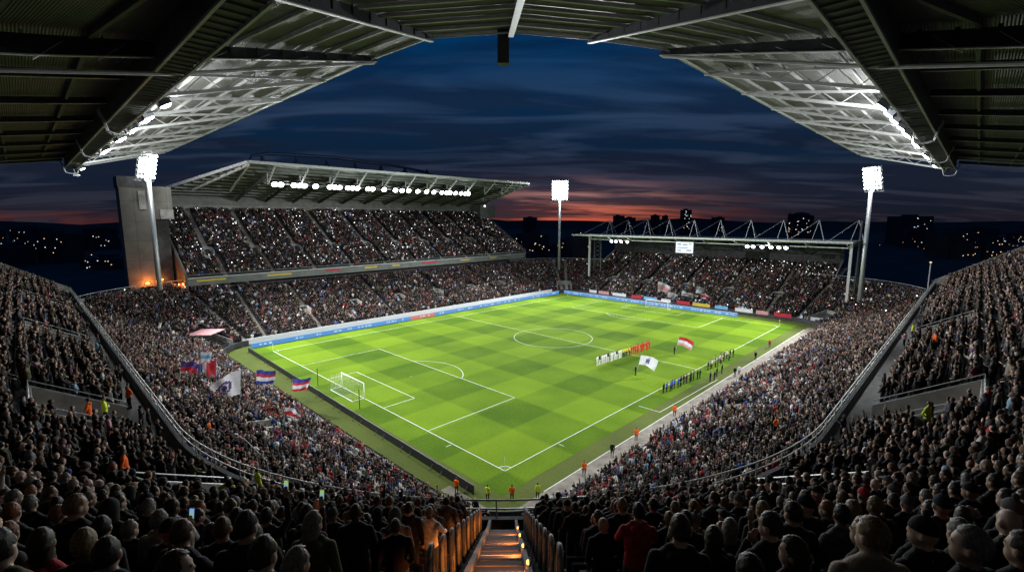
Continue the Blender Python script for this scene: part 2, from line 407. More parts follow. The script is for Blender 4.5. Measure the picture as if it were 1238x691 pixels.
# seat rows (thin backs, one strip a row), the middle gap kept free
UROWS = [UP0+PITCHROW*k for k in range(29)]
t = MB()
def in_vom(q, r): return any(a-.3 < q < b+.3 and r < r1+(1.3 if S0 < a < S1-2 else .3) for a, b, r1 in VOMS)
AISLE_UP = [S0-16, S0-42, S0-70, S0+11.9, S1-11.4, S1+16, S1+48, S1+80]
for r in UROWS:
    z = zup(r+.4); hw = 1.35*30/r
    segs = []; cur = None
    edges = sorted([0, SM-hw, SM+hw, NEAR.len]+[q for v in VOMS if r < v[2] for q in v[:2]])
    for a, b in zip(edges[:-1], edges[1:]):
        m = (a+b)/2
        if abs(m-SM) < hw or any(v[0] < m < v[1] and r < v[2] for v in VOMS): continue
        if b-a < .2: continue
        sweep(t, NEAR, NEAR.samples(a, b, 40), [(r+.62, z+.38), (r+.68, z+.38), (r+.72, z+.8), (r+.66, z+.8)], closed=True)
t.build('seat_rows', M['seat'], grand)['kind'] = 'stuff'

# the stairs in the middle: half steps, warm concrete with pale nosings
def diag(r, s, z): # r metres from the corner flag on the diagonal, s to the right
    a = R(225); return (math.cos(a)*r+RT[0]*s, math.sin(a)*r+RT[1]*s, z)
st = MB(); no_ = MB(); r = 30.7; rise = .24; RD = R(45)
DIR = Matrix.Rotation(R(225), 3, 'Z')
k = 0; r = 31.2
while r < 49.5:
    z = zup(r)+.30
    st.box(diag(r+.2, 0, z-.45), (.4, 1.10, .9), 0, DIR)
    w_ = .24 if k % 2 == 0 else .05; no_.box(diag(r+w_/2-.004, 0, z+.004), (w_, 1.07, .012), 0, DIR)
    r += .4; k += 1
sf = st.build('stair_flight', M['step_concrete'], grand); no_.build('nosing', M['seat'], sf)
st = MB()
for s in (-1, 1):
    vs = []
    for ss in (s*.54, s*.66):
        vs += [diag(29.25, ss, 12.9), diag(50, ss, zup(50)-.3), diag(50, ss, zup(50)+.44), diag(30.9, ss, zup(30.9)+.44), diag(29.25, ss, 13.9)]
    st.add(vs, [(0, 1, 2, 3, 4), (9, 8, 7, 6, 5)]+[(i, 5+i, 5+(i+1) % 5, (i+1) % 5) for i in range(5)])
st.build('stair_kerb', M['dark_concrete'], grand)

# hoops beside the stairs
hp = MB()
hp_pts = [(0, -.16, -.2), (0, -.16, .82)]+[(0, -.16*math.cos(t_), .82+.16*math.sin(t_)) for t_ in [PI*i/8 for i in range(1, 8)]]+[(0, .16, .82), (0, .16, -.2)]
hp.tube(hp_pts, .038, 8); hp.tube([(0, -.16, .35), (0, .16, .35)], .02, 6)
hoop0 = None
hr = [31.4, 32.6, 33.8, 35.0, 36.2, 37.4, 38.6, 39.8, 41.0, 42.2, 43.4]
for side, nm in ((-1, 'left'), (1, 'right')):
    for i, r in enumerate(hr):
        if hoop0 is None: hoop0 = o = hp.build('handrail_hoop', M['hoop'], None, True)
        else: o = hoop0.copy(); COL.objects.link(o)
        o.location = diag(r, side*.9, zup(r)+.28); o.rotation_euler = (0, 0, R(315))
        tag(o, f'steel hoop handrail {nm} of the stairs, {ORD[len(hr)-1-i]} up from the bottom' if False else f'upright steel hoop on the {nm} edge of the stairs, {ORD[i]} from the parapet wall', 'handrail', 'hoop handrails beside the stairs')

# front guard rail
gr = empty('guard_rail', (0, 0, 0), 0, 'long curved steel guard rail along the front of the upper tier', 'railing')
t = MB(); qq = NEAR.samples(0, NEAR.len, 60)
t.tube([NEAR.p(q, 29.12, 14.78) for q in qq], .042, 8); t.build('top_rail', M['steel'], gr, True)
t = MB(); t.tube([NEAR.p(q, 29.12, 14.35) for q in qq], .04, 6); t.build('middle_rail', M['steel'], gr, True)
q = 0.; np_ = 0
pm = None
while q <= NEAR.len:
    if pm is None:
        pm = MB(); pm.tube([(0, 0, 13.85), (0, 0, 14.78)], .035, 6); po = pm.build('post', M['steel'], gr); base = po
    else: po = base.copy(); COL.objects.link(po); po.parent = gr
    po.location = NEAR.p(q, 29.12, 0); q += 2.45; np_ += 1
# low dark rail on the pitch edge in the corner
t = MB()
for z in (1.1, .55): t.tube([diag(8.6, -2.6, z), diag(8.6, 2.3, z)], .05, 6)
for s in (-2.6, 0, 2.3): t.tube([diag(8.6, s, 0), diag(8.6, s, 1.1)], .05, 6)
tag(t.build('barrier_rail', M['dark_steel']), 'short dark barrier rail at pitch level between the stewards in the corner', 'railing')

# lower bowl
bowl = empty('seating_bowl', (0, 0, 0), 0, 'lower terrace of packed concrete steps running round the whole pitch', 'terrace')
t = MB(); qs = BOWL.samples(0, BOWL.len, 24)
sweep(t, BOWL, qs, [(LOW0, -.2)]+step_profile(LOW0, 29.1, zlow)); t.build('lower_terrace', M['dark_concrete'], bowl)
t = MB(); sweep(t, BOWL, qs, [(LOW0-.15, -.2), (LOW0-.15, 1.15), (LOW0, 1.15), (LOW0, -.2)], closed=False)
t.build('front_wall', M['dark_concrete'], bowl)
t = MB()   # back walls where the bowl shows its rim: the three far corners
b0 = [x[0] for x in BOWL.segs]
SEG = {n: (BOWL.segs[i][0], BOWL.segs[i][0]+BOWL.segs[i][1]) for i, n in enumerate(('left', 'c0', 'right', 'c1', 'end', 'c2', 'main', 'c3'))}
for n in ('c1', 'c2', 'c3'):
    a, b = SEG[n]; r1 = 33 if n == 'c3' else 29.3
    w = MB(); sweep(w, BOWL, BOWL.samples(a, b, 24), [(r1, -.2), (r1+.25, -.2), (r1+.25, zlow(r1)+1.3), (r1, zlow(r1)+1.3)], closed=True); ww = w.build('rim_wall', M['concrete'], bowl)
    w = MB(); w.tube([BOWL.p(q, r1+.12, zlow(r1)+1.9) for q in BOWL.samples(a, b, 24)], .05, 6)
    for q in np.arange(a, b, 2.5): w.tube([BOWL.p(q, r1+.12, zlow(r1)+1.3), BOWL.p(q, r1+.12, zlow(r1)+1.9)], .03, 4)
    w.build('rail', M['pale_steel'], ww)
w = MB(); a, b = SEG['c3']; sweep(w, BOWL, BOWL.samples(a-18, BOWL.len, 24), step_profile(29.1, 33, zlow)); w.build('rear_steps', M['dark_concrete'], bowl)
# pale corner vomitories of the bowl: side walls, back wall, dark mouth
def mouth(q, r0, r1, wd, parent, path=BOWL, zf=zlow, roof=None, name='vomitory', h=1.5):
    b, n = path.at(q); d = Vector((*n, 0)); e = Vector((-d.y, d.x, 0)); B = Vector((*b, 0))
    m = MB(); zb = zf(r0)-.4
    for sgn in (-1, 1):
        vs = []
        for off in (wd/2, wd/2+.25):
            for r_, z_ in ((r0, zb), (r1, zb), (r1, zf(r1)+h*.6), (r0, zf(r0)+h)): vs.append(B+d*r_+e*(sgn*off)+Vector((0, 0, z_)))
        m.add(vs, [(0, 1, 2, 3), (7, 6, 5, 4), (0, 4, 5, 1), (1, 5, 6, 2), (2, 6, 7, 3), (3, 7, 4, 0)], 0)
    rotm = Matrix.Rotation(math.atan2(n[1], n[0]), 3, 'Z')
    top = zf(r1)+h*.6
    m.box(B+d*(r1+.12)+Vector((0, 0, (zb+top)/2)), (.24, wd+.5, top-zb), 0, rotm)
    m.box(B+d*((r0+r1)/2)+Vector((0, 0, zb+.45)), (r1-r0, wd-.02, .1), 0, rotm)
    o = m.build(name, M['concrete'], parent)
    k = MB(); k.box(B+d*(r1-.03)+Vector((0, 0, zf(r0)+.75)), (.06, wd*.7, 2.0), 0, rotm); k.build('doorway', M['black'], o)  # black panel stands in for the unlit interior
    if roof:
        k = MB(); vs = []
        for zz in (0, .15):
            for r_, sg in ((r0+1.5, -1), (r1+.3, -1), (r1+.3, 1), (r0+1.5, 1)): vs.append(B+d*r_+e*(sg*(wd/2+.4))+Vector((0, 0, zf(r1)+h*.6+.05+zz+.25*(r1-r_)*0)))
        k.add(vs, [(3, 2, 1, 0), (4, 5, 6, 7), (0, 1, 5, 4), (1, 2, 6, 5), (2, 3, 7, 6), (3, 0, 4, 7)]); k.build('canopy', roof, o)
    return o
MOUTHS = []   # (segment position, r0, r1, width) also used to keep the crowd out
def bowl_mouth(q, r0, r1, wd, roof=None, h=1.5): MOUTHS.append((q, r0, r1, wd)); mouth(q, r0, r1, wd, bowl, roof=roof, h=h)
bowl_mouth(SEG['c3'][0]+.52*47, 9.5, 15.5, 4.6, M['flag_pink'])
bowl_mouth(SEG['c1'][0]+.55*47, 9.3, 14.5, 4.2, None)
bowl_mouth(SEG['c2'][0]+.5*47, 9.3, 13.5, 5.0, None, 2.6)
bowl_mouth(SEG['right'][0]+57, 9.3, 12.5, 3.6)
bowl_mouth(SEG['right'][0]+27, 13, 16.5, 2.6, None, 1.0)
for x in (14, 28, 42, 56, 70, 84): bowl_mouth(SEG['main'][0]+(L-x), 16, 18.6, 2.2)
for y in (6, 20, 34, 48, 62): bowl_mouth(SEG['end'][0]+y, 17.5, 20, 2.6)
for y in (18, 44): bowl_mouth(SEG['left'][0]+(W-y), 17.5, 19.8, 2.2)
AISLE_LOW = [SEG['main'][0]+q for q in (2, 23, 44, 65, 86, 99)]+[SEG['end'][0]+q for q in (-6, 6, 20, 34, 48, 62)]+[SEG['right'][0]+q for q in (14, 42, 75)]+[SEG['left'][0]+q for q in (12, 38, 60)]+[SEG['c3'][0]+8, SEG['c3'][0]+30, SEG['c2'][0]+21, SEG['c2'][0]+26]
for q in AISLE_LOW:
    t = MB()
    r1 = 36.5 if SEG['end'][0]-8 < q < SEG['end'][1] else 29
    wd = .55
    for r in np.arange(LOW0, r1, .4):
        b, n = BOWL.at(q); rotm = Matrix.Rotation(math.atan2(n[1], n[0]), 3, 'Z')
        t.box((b[0]+n[0]*(r+.2), b[1]+n[1]*(r+.2), zlow(r)+.05), (.4, wd*2, .5), 0, rotm)
    t.build('aisle_steps', M['step_concrete'], bowl)
# rear extension of the end stand
endst = empty('grandstand', (0, 0, 0), 0, 'single tier grandstand behind the far goal under a white-edged flat roof', 'grandstand')
ES = (SEG['end'][0]-7, SEG['end'][1]+6)
def xz_terrace(r0, r1, y0, y1):
    m = MB(); pr = step_profile(r0, r1, zlow)
    vs = [(L+r, y, z) for y in (y0, y1) for r, z in pr]; n = len(pr)
    m.add(vs, [(j, j+1, n+j+1, n+j) for j in range(n-1)]); return m
xz_terrace(29.1, 37, -6, 73).build('rear_terrace', M['dark_concrete'], endst)
m = MB(); m.box((L+37.3, 33.5, 9.5), (.5, 80, 19.4)); m.build('back_wall', M['dark_concrete'], endst)
for y in (-6.2, 73.2):
    m = MB(); m.prism([(L+29, 0), (L+37.5, 0), (L+37.5, 15.2), (L+29, 11.4)], 'y', y-.15, y+.15); m.build('end_wall', M['concrete'], endst)
m = MB(); yl, yr = 76., -12.
m.prism([(112.2, 21.2), (112.2, 21.75), (139, 21.3), (139, 20.9)], 'y', yr, yl); rf = m.build('roof', M['cladding'], endst)
m = MB(); m.beam((112.0, yr-.3, 21.5), (112.0, yl+.3, 21.5), .35, .5); m.build('fascia', M['pale_steel'], rf)
m = MB(); m.beam((115, yr+.2, 20.0), (115, yl-6, 20.0), .25, .25); m.build('front_beam', M['pale_steel'], rf)
m = MB()
for x in (118, 122, 126, 130, 134): m.beam((x, yr+.3, 21.0-.012*(x-112)), (x, yl-.3, 21.0-.012*(x-112)), .2, .35)
m.build('purlin', M['pale_steel'], rf)
FY = [68.5, 60.5, 52.5, 44, 35.0, 26.2, 16.8, 7.6, -1.6, -11.0]
for y in FY:
    m = MB(); ap = (126, y, 27.2)
    m.tube([ap, (126, y-1.5, 21.4)], .09, 6); m.tube([ap, (126, y+1.5, 21.4)], .09, 6); m.tube([ap, (130, y-.8, 21.3)], .08, 6); m.tube([ap, (114, y+4.5, 21.7)], .07, 6)
    m.build('roof_mast', M['steel'], rf)
    m = MB(); m.beam((112.3, y, 21.1), (115, y, 20.0), .2, .3); m.beam((115, y, 20.2), (137, y, 20.6), .25, .5); m.build('rafter', M['pale_steel'], rf)
for y in (70.0, -11.6):
    m = MB(); m.box((115, y, 13.5), (.6, .6, 15)); m.build('column', M['pale_steel'], endst)
m = MB()
for x in (119, 123): m.tube([(x, -12.4, 3), (121, -12.4, 27)], .28, 6)
for z in range(5, 25, 3): m.tube([(119+(z-3)/12, -12.4, z), (123-(z-3)/12, -12.4, z+1.5)], .12, 4)
m.build('pylon', M['dark_steel'], endst)
# lattice at the left column
m = MB()
for i in range(6): m.tube([(118, 70, 10+1.6*i), (118, 67, 11.6+1.6*i)], .05, 4); m.tube([(118, 67, 10+1.6*i), (118, 70, 11.6+1.6*i)], .05, 4)
for y in (67, 70): m.tube([(118, y, 8), (118, y, 20.5)], .1, 5)
m.build('lattice_frame', M['cladding'], endst)

# scoreboard below the end roof
sb = empty('scoreboard', (111.6, 31.4, 18.6), 0, 'small bright white video screen hung under the far roof edge', 'scoreboard')
m = MB(); m.box((0, 0, 0), (.5, 6.0, 3.8)); m.build('casing', M['dark_steel'], sb)
m = MB(); m.box((-.28, 0, 0), (.06, 5.6, 3.4)); m.build('screen', M['screen'], sb)
m = MB()
for dy, dz, w_, h_ in ((1.7, 1.0, 1.2, .6), (-.2, .9, 1.6, .5), (-1.8, 1.1, 1.0, .4), (.6, -.1, 3.4, .35), (-1.5, -.9, 1.6, .5), (1.6, -1.0, 1.3, .45)): m.box((-.33, dy, dz), (.03, w_, h_))
m.build('picture', M['screen_dark'], sb)

# ------------------------------------------------------------------ main stand
mainst = empty('grandstand', (0, 0, 0), 0, 'tall two-tier main grandstand across the pitch with dark truss above its roof', 'grandstand')
MX0, MX1, MY0, MY1 = -8.0, 110., 99.3, 127.
def zmain(y): return 13.2+.6*(y-MY0)
def box_rows(x0, x1, y0, y1, zf):
    m = MB(); pr = step_profile(y0, y1, zf); n = len(pr)
    m.add([(x, y, z) for x in (x0, x1) for y, z in pr], [(j, j+1, n+j+1, n+j) for j in range(n-1)]); return m
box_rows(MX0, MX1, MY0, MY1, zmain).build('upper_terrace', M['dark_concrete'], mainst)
m = MB(); m.box(((MX0+MX1)/2, MY0-.3, 12.5), (MX1-MX0, .35, 1.7)); fas = m.build('balcony_front', M['cladding'], mainst)
m = MB(); m.box(((MX0+MX1)/2, MY0-.35, 13.45), (MX1-MX0, .5, .16)); m.build('coping', M['pale_steel'], fas)
m = MB(); m.tube([(MX0, MY0-.3, 14.2), (MX1, MY0-.3, 14.2)], .05, 5); m.build('rail', M['steel'], fas)
for i, (x, w_) in enumerate(((-3, 9), (13, 9), (28, 6), (40, 6), (49, 4), (62, 9), (78, 6), (92, 5))):
    m = MB(); m.box((x, MY0-.52, 12.75), (w_*.7, .06, .45))
    tag(m.build('banner', M['flag_yellow'] if i % 3 != 2 else M['flag_red']), f'{"yellow" if i%3!=2 else "red"} banner hung on the balcony of the main grandstand, {ORD[i]} from its left end', 'banner', 'banners on the balcony front')
m = MB(); m.box(((MX0+MX1)/2, 101.5, 10.9), (MX1-MX0, 5, .3)); m.build('soffit', M['dark_concrete'], mainst)
m = MB(); m.box(((MX0+MX1)/2, 104, 6), (MX1-MX0, .3, 12)); m.build('concourse_wall', M['dark_concrete'], mainst)
m = MB(); m.box(((MX0+MX1)/2, MY1+.4, 26.0), (MX1-MX0, .4, 15.6)); m.build('back_wall', M['cladding'], mainst)
m = MB(); m.box(((MX0+MX1)/2, MY1+.1, 30.9), (MX1-MX0, .25, 1.1)); m.build('parapet', M['concrete'], mainst)
for x in (MX0-.25, MX1+.25):
    m = MB(); m.prism([(97.5, 0), (97.5, 10.5), (98.6, 10.6), (98.6, 14.3), (MY1, 31.4), (MY1+.6, 31.4), (MY1+.6, 0)], 'x', x-.25, x+.25); ew = m.build('end_wall', M['tower'], mainst)
    m = MB(); m.tube([(x, 98.6, 14.9), (x, MY1, 32)], .05, 5)
    for i in range(12): m.tube([(x, 98.6+2.4*i, 14.2+i*1.45), (x, 98.6+2.4*i, 14.9+i*1.45)], .03, 4)
    m.build('rail', M['steel'], ew)
    if x < 0:
        m = MB()
        for i in range(2): m.box((x-.27, 99.6+1.2*i, 11.6), (.05, .8, 1.1))
        m.build('window', M['warm_window'], ew)
# vomitories and aisles of the upper tier
MVX = [-1+11.3*k for k in range(10)]
class Flat:
    def at(s, q): return (q, 0.), (0., 1.)
flat = Flat()
for x in MVX: mouth(x, 107, 109.6, 1.9, mainst, flat, zmain, h=1.4)
MAISLE = [-1+11.3*k for k in range(10)]
for x in MAISLE:
    m = MB()
    for y in np.arange(109.8, MY1-.3, .4): m.box((x, y+.2, zmain(y)+.06), (1.1, .4, .5))
    for y in np.arange(MY0, 106.8, .4): m.box((x+1.3, y+.2, zmain(y)+.06), (.9, .4, .5))
    m.build('aisle_steps', M['step_concrete'], mainst)
# roof
FZ, BZ, FY0, BY0 = 41.0, 33.6, 94., 128.5
def mroof(y): return FZ+(BZ-FZ)*(y-FY0)/(BY0-FY0)
m = MB(); fx0, fx1, bx0, bx1 = 5.7, 107.3, -10.5, 113.
vs = []
for dz in (0, .5):
    vs += [(fx0, FY0, FZ+dz), (fx1, FY0, FZ+dz), (bx1, BY0, BZ+dz), (bx0, BY0, BZ+dz)]
m.uv = [(x, y) for x, y, z in vs]
m.add(vs, [(0, 1, 2, 3), (7, 6, 5, 4), (0, 4, 5, 1), (1, 5, 6, 2), (2, 6, 7, 3), (3, 7, 4, 0)])
mr = m.build('roof', M['roof_dark'], mainst)
def mxl(y): return fx0+(bx0-fx0)*(y-FY0)/(BY0-FY0)
def mxr(y): return fx1+(bx1-fx1)*(y-FY0)/(BY0-FY0)
m = MB(); m.beam((fx0, FY0-.15, FZ+.25), (fx1, FY0-.15, FZ+.25), .3, .7); m.beam((fx0, FY0, FZ+.25), (bx0, BY0, BZ+.25), .35, .7); m.beam((fx1, FY0, FZ+.25), (bx1, BY0, BZ+.25), .35, .7); m.build('fascia', M['pale_steel'], mr)
for i in range(11):
    y = 96.5+i*3.0; m = MB(); m.beam((mxl(y)+.2, y, mroof(y)-.25), (mxr(y)-.2, y, mroof(y)-.25), .22, .4); m.build('purlin', M['cladding'], mr)
RX = [12+i*8.45 for i in range(9)]+[89, 98]
for x in RX:
    m = MB(); m.beam((x, FY0+.2, FZ-.3), (x, 100, 36.6), .28, .38); m.beam((x, 100, 36.6), (x, 100, mroof(100)-.3), .2, .2)
    m.beam((x, 97, 38.6), (x, 100, mroof(100)-.4), .14, .14); m.build('front_truss', M['pale_steel'], mr)
    m = MB(); m.beam((x, 100, mroof(100)-.7), (x, BY0-.5, BZ-.7), .3, .9); m.build('rafter', M['girder'], mr)
for x0, x1 in ((fx0+.2, -1.0), (fx0+.2, 8.0), (fx1-.2, 101)):
    m = MB(); m.beam((x0, FY0+.2, FZ-.35), (x1, 118, mroof(118)-.5), .4, .6); m.build('hip_rafter', M['pale_steel'], mr)
m = MB(); m.tube([(11, 100, 36.75), (82, 100, 36.75)], .1, 5); m.tube([(11, 100, 37.5), (82, 100, 37.5)], .08, 5); m.build('lamp_rail', M['pale_steel'], mr)
# dark truss above the roof
m = MB(); TY = 115; tz = 46.3
m.tube([(9, TY, mroof(TY)+.5), (13.5, TY, 45.2), (18, TY, tz), (38, TY, tz+.6), (58, TY, tz-.2), (72, TY, tz-1.4), (78, TY, 43), (80.5, TY, 40.5), (82, TY, mroof(TY)+.5)], .45, 8)
tr = m.build('roof_truss', M['blue_steel'], mr, True)
for i in range(7):
    x = 16+i*9.6; z = tz-.05*i-.2
    m = MB()
    for dx, dy in ((-2.6, -2.2), (2.6, -2.2), (-2.2, 3), (2.2, 3), (0, 0)): m.tube([(x, TY, z), (x+dx, TY+dy, mroof(TY+dy)+.45)], .2, 5)
    m.build('strut', M['blue_steel'], tr)
# white front board of the stand's terrace
m = MB(); m.box((L/2-.5, W+LOW0-.3, .78), (L+5, .12, 1.3)); m.build('front_board', M['white_paint'], mainst)
# concrete stair tower at its left end, plant room at its right end
tw = empty('stair_tower', (0, 0, 0), 0, 'tall concrete stair tower at the left end of the main grandstand', 'tower')
m = MB(); m.box((-15.8, 106, 17.2), (5.2, 5, 34.8)); m.build('shaft', M['tower'], tw)
m = MB(); m.box((-15.8, 106, 35.8), (5.6, 5.4, 2.4)); m.build('cap', M['dark_concrete'], tw)
m = MB(); m.box((-10.9, 107, 31.2), (4.6, 6, 7.6)); m.build('lift_room', M['tower'], tw)
m = MB(); m.box((-10.0, 103.4, 28.6), (2.6, 1.2, 2.2)); m.build('balcony', M['concrete'], tw)
m = MB(); m.box((-14.4, 103.4, 31.8), (1.3, .3, 4.2)); m.build('niche', M['concrete'], tw)
m = MB(); m.box((-11.2, 109.5, 14), (4.2, 5, 27)); m.build('rear_shaft', M['dark_concrete'], tw)
pr = empty('plant_room', (0, 0, 0), 0, 'small grey block between roof and crowd at the right end of the main grandstand', 'building')
m = MB(); m.box((110.5, 124.5, 30.6), (9, 6, 5.6)); m.build('wall', M['cladding'], pr)
m = MB(); m.box((108.5, 121.3, 33.1), (.5, .3, .5)); m.build('lamp', M['lamp_soft'], pr)

# ------------------------------------------------------------------ near roof
RS = -.163; RZ0 = 40.4
def zroof(r): return RZ0+RS*(r-14)
ROOFP = Path([('line', (0, 78), (0, 0), (-1, 0)), ('arc', (0, 0), PI, 1.5*PI), ('line', (0, 0), (84, 0), (0, -1))])
FAC = [0., 25., 47., 69., 90.]
RQ = [0., 78.]+[78+30*R(a) for a in FAC[1:]]+[78+A30+84]
def rfront(q):
    if q <= 78: return 13.6
    a = (q-78)/30/R(1)
    if a >= 90: return 16.2
    return float(np.interp(a, [0, 6, 25, 69, 86, 90], [14.0, 14.5, 14.5, 14.8, 16.2, 16.5]))
roof = MB()
m = roof; rs = [0, 3, 6, 9, 12, 15, 20, 28, 44]
vs = []; m.uv = []; n = len(rs)
for q in RQ:
    r0 = rfront(q)
    for d in rs: vs.append(NEAR.p(0, 0) and ROOFP.p(q, r0+d, zroof(14+d))); m.uv.append((q, d))
for q in RQ:
    r0 = rfront(q)
    for d in rs: vs.append(ROOFP.p(q, r0+d, zroof(14+d)+.35)); m.uv.append((q, d))
K = len(RQ)*n; fs = []
for i in range(len(RQ)-1):
    for j in range(n-1):
        a = (i*n+j, i*n+j+1, (i+1)*n+j+1, (i+1)*n+j); fs.append(a); fs.append(tuple(K+x for x in reversed(a)))
    fs.append((i*n, (i+1)*n, K+(i+1)*n, K+i*n))
for i in (0, len(RQ)-1):
    for j in range(n-1): fs.append((i*n+j, i*n+j+1, K+i*n+j+1, K+i*n+j))
m.add(vs, fs)
rdeck = m.build('roof', M['deck'], grand)
def rp(q, d, dz=0.): return ROOFP.p(q, rfront(q)+d, zroof(14+d)+dz)
m = MB()
for a, b in zip(RQ[:-1], RQ[1:]):
    m.beam(rp(a, -.1, .1), rp(b, -.1, .1), .22, .55)
m.build('roof_edge', M['pale_steel'], rdeck)
m = MB()
for a, b in zip(RQ[:-1], RQ[1:]): m.tube([rp(a, .55, -.35), rp(b, .55, -.35)], .07, 5)
m.build('edge_pipe', M['pale_steel'], rdeck)
# purlins parallel to the edge
for d in (2.2, 4.3, 6.4, 8.5, 10.6):
    m = MB()
    for a, b in zip(RQ[:-1], RQ[1:]): m.beam(rp(a, d, -.13), rp(b, d, -.13), .11, .22)
    m.build('purlin', M['pale_steel'], rdeck)
for d in (17.5, 21.5, 26, 31, 36):
    m = MB()
    for a, b in zip(RQ[:-1], RQ[1:]): m.beam(rp(a, d, -.2), rp(b, d, -.2), .2, .34)
    m.build('purlin', M['cladding'], rdeck)
GD = 13.0  # girder distance from the edge
def truss(q, name='truss'):
    m = MB(); tip = rp(q, .3, -.3); bot = rp(q, GD, -1.75); top = rp(q, GD, -.25)
    m.beam(tip, bot, .22, .26); m.beam(rp(q, .3, -.22), top, .18, .2)
    nd = 9
    for i in range(nd):
        d0 = .3+(GD-.3)*i/nd; d1 = .3+(GD-.3)*(i+1)/nd
        f0 = i/nd; f1 = (i+1)/nd
        if i % 2: a_ = rp(q, d0, -.25); b_ = rp(q, d1, -.3-1.45*f1)
        else: a_ = rp(q, d0, -.3-1.45*f0); b_ = rp(q, d1, -.25)
        m.tube([a_, b_], .05, 5)
    m.build(name, M['pale_steel'], rdeck)
    m = MB(); m.beam(rp(q, GD+1.9, -.40), rp(q, 43, -.40), .07, .5); rf_ = m.build('rafter', M['dark_steel'], rdeck)
    m = MB(); m.beam(rp(q, GD+1.9, -.68), rp(q, 43, -.68), .22, .05); m.build('flange', M['pale_steel'], rf_)
TL = [9.2, 19.5, 29.9, 40.2, 51, 62, 72, 77.7]; TR = [8.3, 17.4, 27, 37, 48, 59, 70, 83.6]
for y in TL: truss(78-y)
for x in TR: truss(78+A30+x)
# radial beams of the corner
for i, a in enumerate(FAC):
    q = 78+30*R(a)
    if a in (0., 90.): q += -.6 if a == 0 else .6
    m = MB(); w_ = .36 if a == 47. else .26
    m.beam(rp(q, .1, -.30), rp(q, 20, -.8), .07, .45, h2=1.0); m.beam(rp(q, 20, -.8), rp(q, 43, -.8), .07, 1.0)
    for k in range(16): m.beam(rp(q, 1+1.6*k, -.12), rp(q, 1+1.6*k, -.5-.032*k), .05, .2)
    rb = m.build('radial_beam', M['dark_steel'], rdeck)
    m = MB(); m.beam(rp(q, .1, -.54), rp(q, 20, -1.32), w_, .06); m.beam(rp(q, 20, -1.32), rp(q, 43, -1.32), w_, .06); m.build('flange', M['pale_steel'], rb)  # pale steel puts the lit lower edge into the flange colour
    if a in (0., 90.):
        m = MB(); m.tube([rp(q, .3, -.6), rp(q, 14, -2.0), rp(q, 40, -2.4)], .12, 6)
        for k in range(8): m.tube([rp(q, 3+2.6*k, -.5), rp(q, 4.3+2.6*k, -.8-.12*k)], .05, 4)
        m.build('tie_pipe', M['pale_steel'], rdeck)
for q0, q1, nm in ((0, 90, 0), (78+A30-12, 78+A30+84, 1)):
    m = MB()
    if nm == 0: pts = [(-27.6, 77.9, 0), (-27.6, -14, 0)]
    else: pts = [(-14, -30.1, 0), (83.8, -30.1, 0)]
    a_, b_ = [Vector((p[0], p[1], 37.15)) for p in pts]
    m.beam(a_, b_, 1.4, 1.9)
    for k in range(int((b_-a_).length/.9)):
        p_ = a_+(b_-a_).normalized()*(k*.9+.4); m.box((p_.x, p_.y, 36.17), (1.4, .1, .12) if nm == 0 else (.1, 1.4, .12))
    gd = m.build('girder', M['girder'], rdeck)
    m = MB(); nrm = Vector((1, 0, 0)) if nm == 0 else Vector((0, 1, 0))
    for s_ in (-.75, .75): m.beam(a_+nrm*s_+Vector((0, 0, -1.05)), b_+nrm*s_+Vector((0, 0, -1.05)), .14, .14)
    m.build('flange', M['pale_steel'], gd)
    for t_ in ((22, 45, 76) if nm == 0 else (30, 54, 82)):
        m = MB(); c_ = Vector((-27.6, t_, 36.1)) if nm == 0 else Vector((t_, -30.1, 36.1)); along = Vector((0, 1, 0)) if nm == 0 else Vector((1, 0, 0))
        for s_ in (-.45, .45):
            pts = [c_+along*s_+nrm*(1.3*math.cos(u))+Vector((0, 0, .1-1.1*math.sin(u)+(.9 if abs(math.cos(u)) > .8 else 0))) for u in [PI*k/10 for k in range(11)]]
            m.tube(pts, .06, 5)
        for k in range(11):
            u = PI*k/10; p_ = nrm*(1.3*math.cos(u))+Vector((0, 0, .1-1.1*math.sin(u)+(.9 if abs(math.cos(u)) > .8 else 0)))
            m.tube([c_+along*.45+p_, c_-along*.45+p_], .04, 4)
        m.build('cable_hoop', M['steel'], gd)
# small camera box under the left end of the roof, black box on the middle beam
m = MB(); m.box((0, 0, 0), (.8, .5, .35)); m.tube([(-.1, 0, .17), (-.2, 0, 1.0)], .05, 5); m.tube([(.4, 0, 0), (.55, 0, -.02)], .12, 8)
o = m.build('cctv_camera', M['pale_steel']); o.location = (-27.0, 77.5, 35.0); tag(o, 'small pale camera box hanging under the left end of the olive roof', 'camera')
lb = empty('loudspeaker', (*diag(14.3, 0, 39.3)[:2], 39.3), R(225), 'black upright box hanging from the middle beam at the roof edge', 'loudspeaker')
m = MB(); m.box((0, 0, 0), (.7, .8, 2.2)); m.build('cabinet', M['black'], lb)
m = MB(); m.box((-.37, 0, 0), (.04, .66, 2.0)); m.build('grille', M['dark_steel'], lb)
m = MB(); m.beam((0, -.25, 1.1), (0, -.25, 1.6), .08, .08); m.beam((0, .25, 1.1), (0, .25, 1.6), .08, .08); m.build('bracket', M['steel'], lb)

# ------------------------------------------------------------------ lights
def light(kind, loc, power, target=None, size=90, blend=.6, rad=.8, col=(.95, .98, 1)):
    ld = bpy.data.lights.new('lamp_light', kind); ld.energy = power; ld.color = col
    ld.shadow_soft_size = rad
    if kind == 'SPOT': ld.spot_size = R(size); ld.spot_blend = blend
    o = bpy.data.objects.new('lamp_light', ld); COL.objects.link(o); o.location = loc
    if target is not None: o.rotation_euler = (Vector(target)-Vector(loc)).to_track_quat('-Z', 'Y').to_euler()
    return o
KW = 1000.
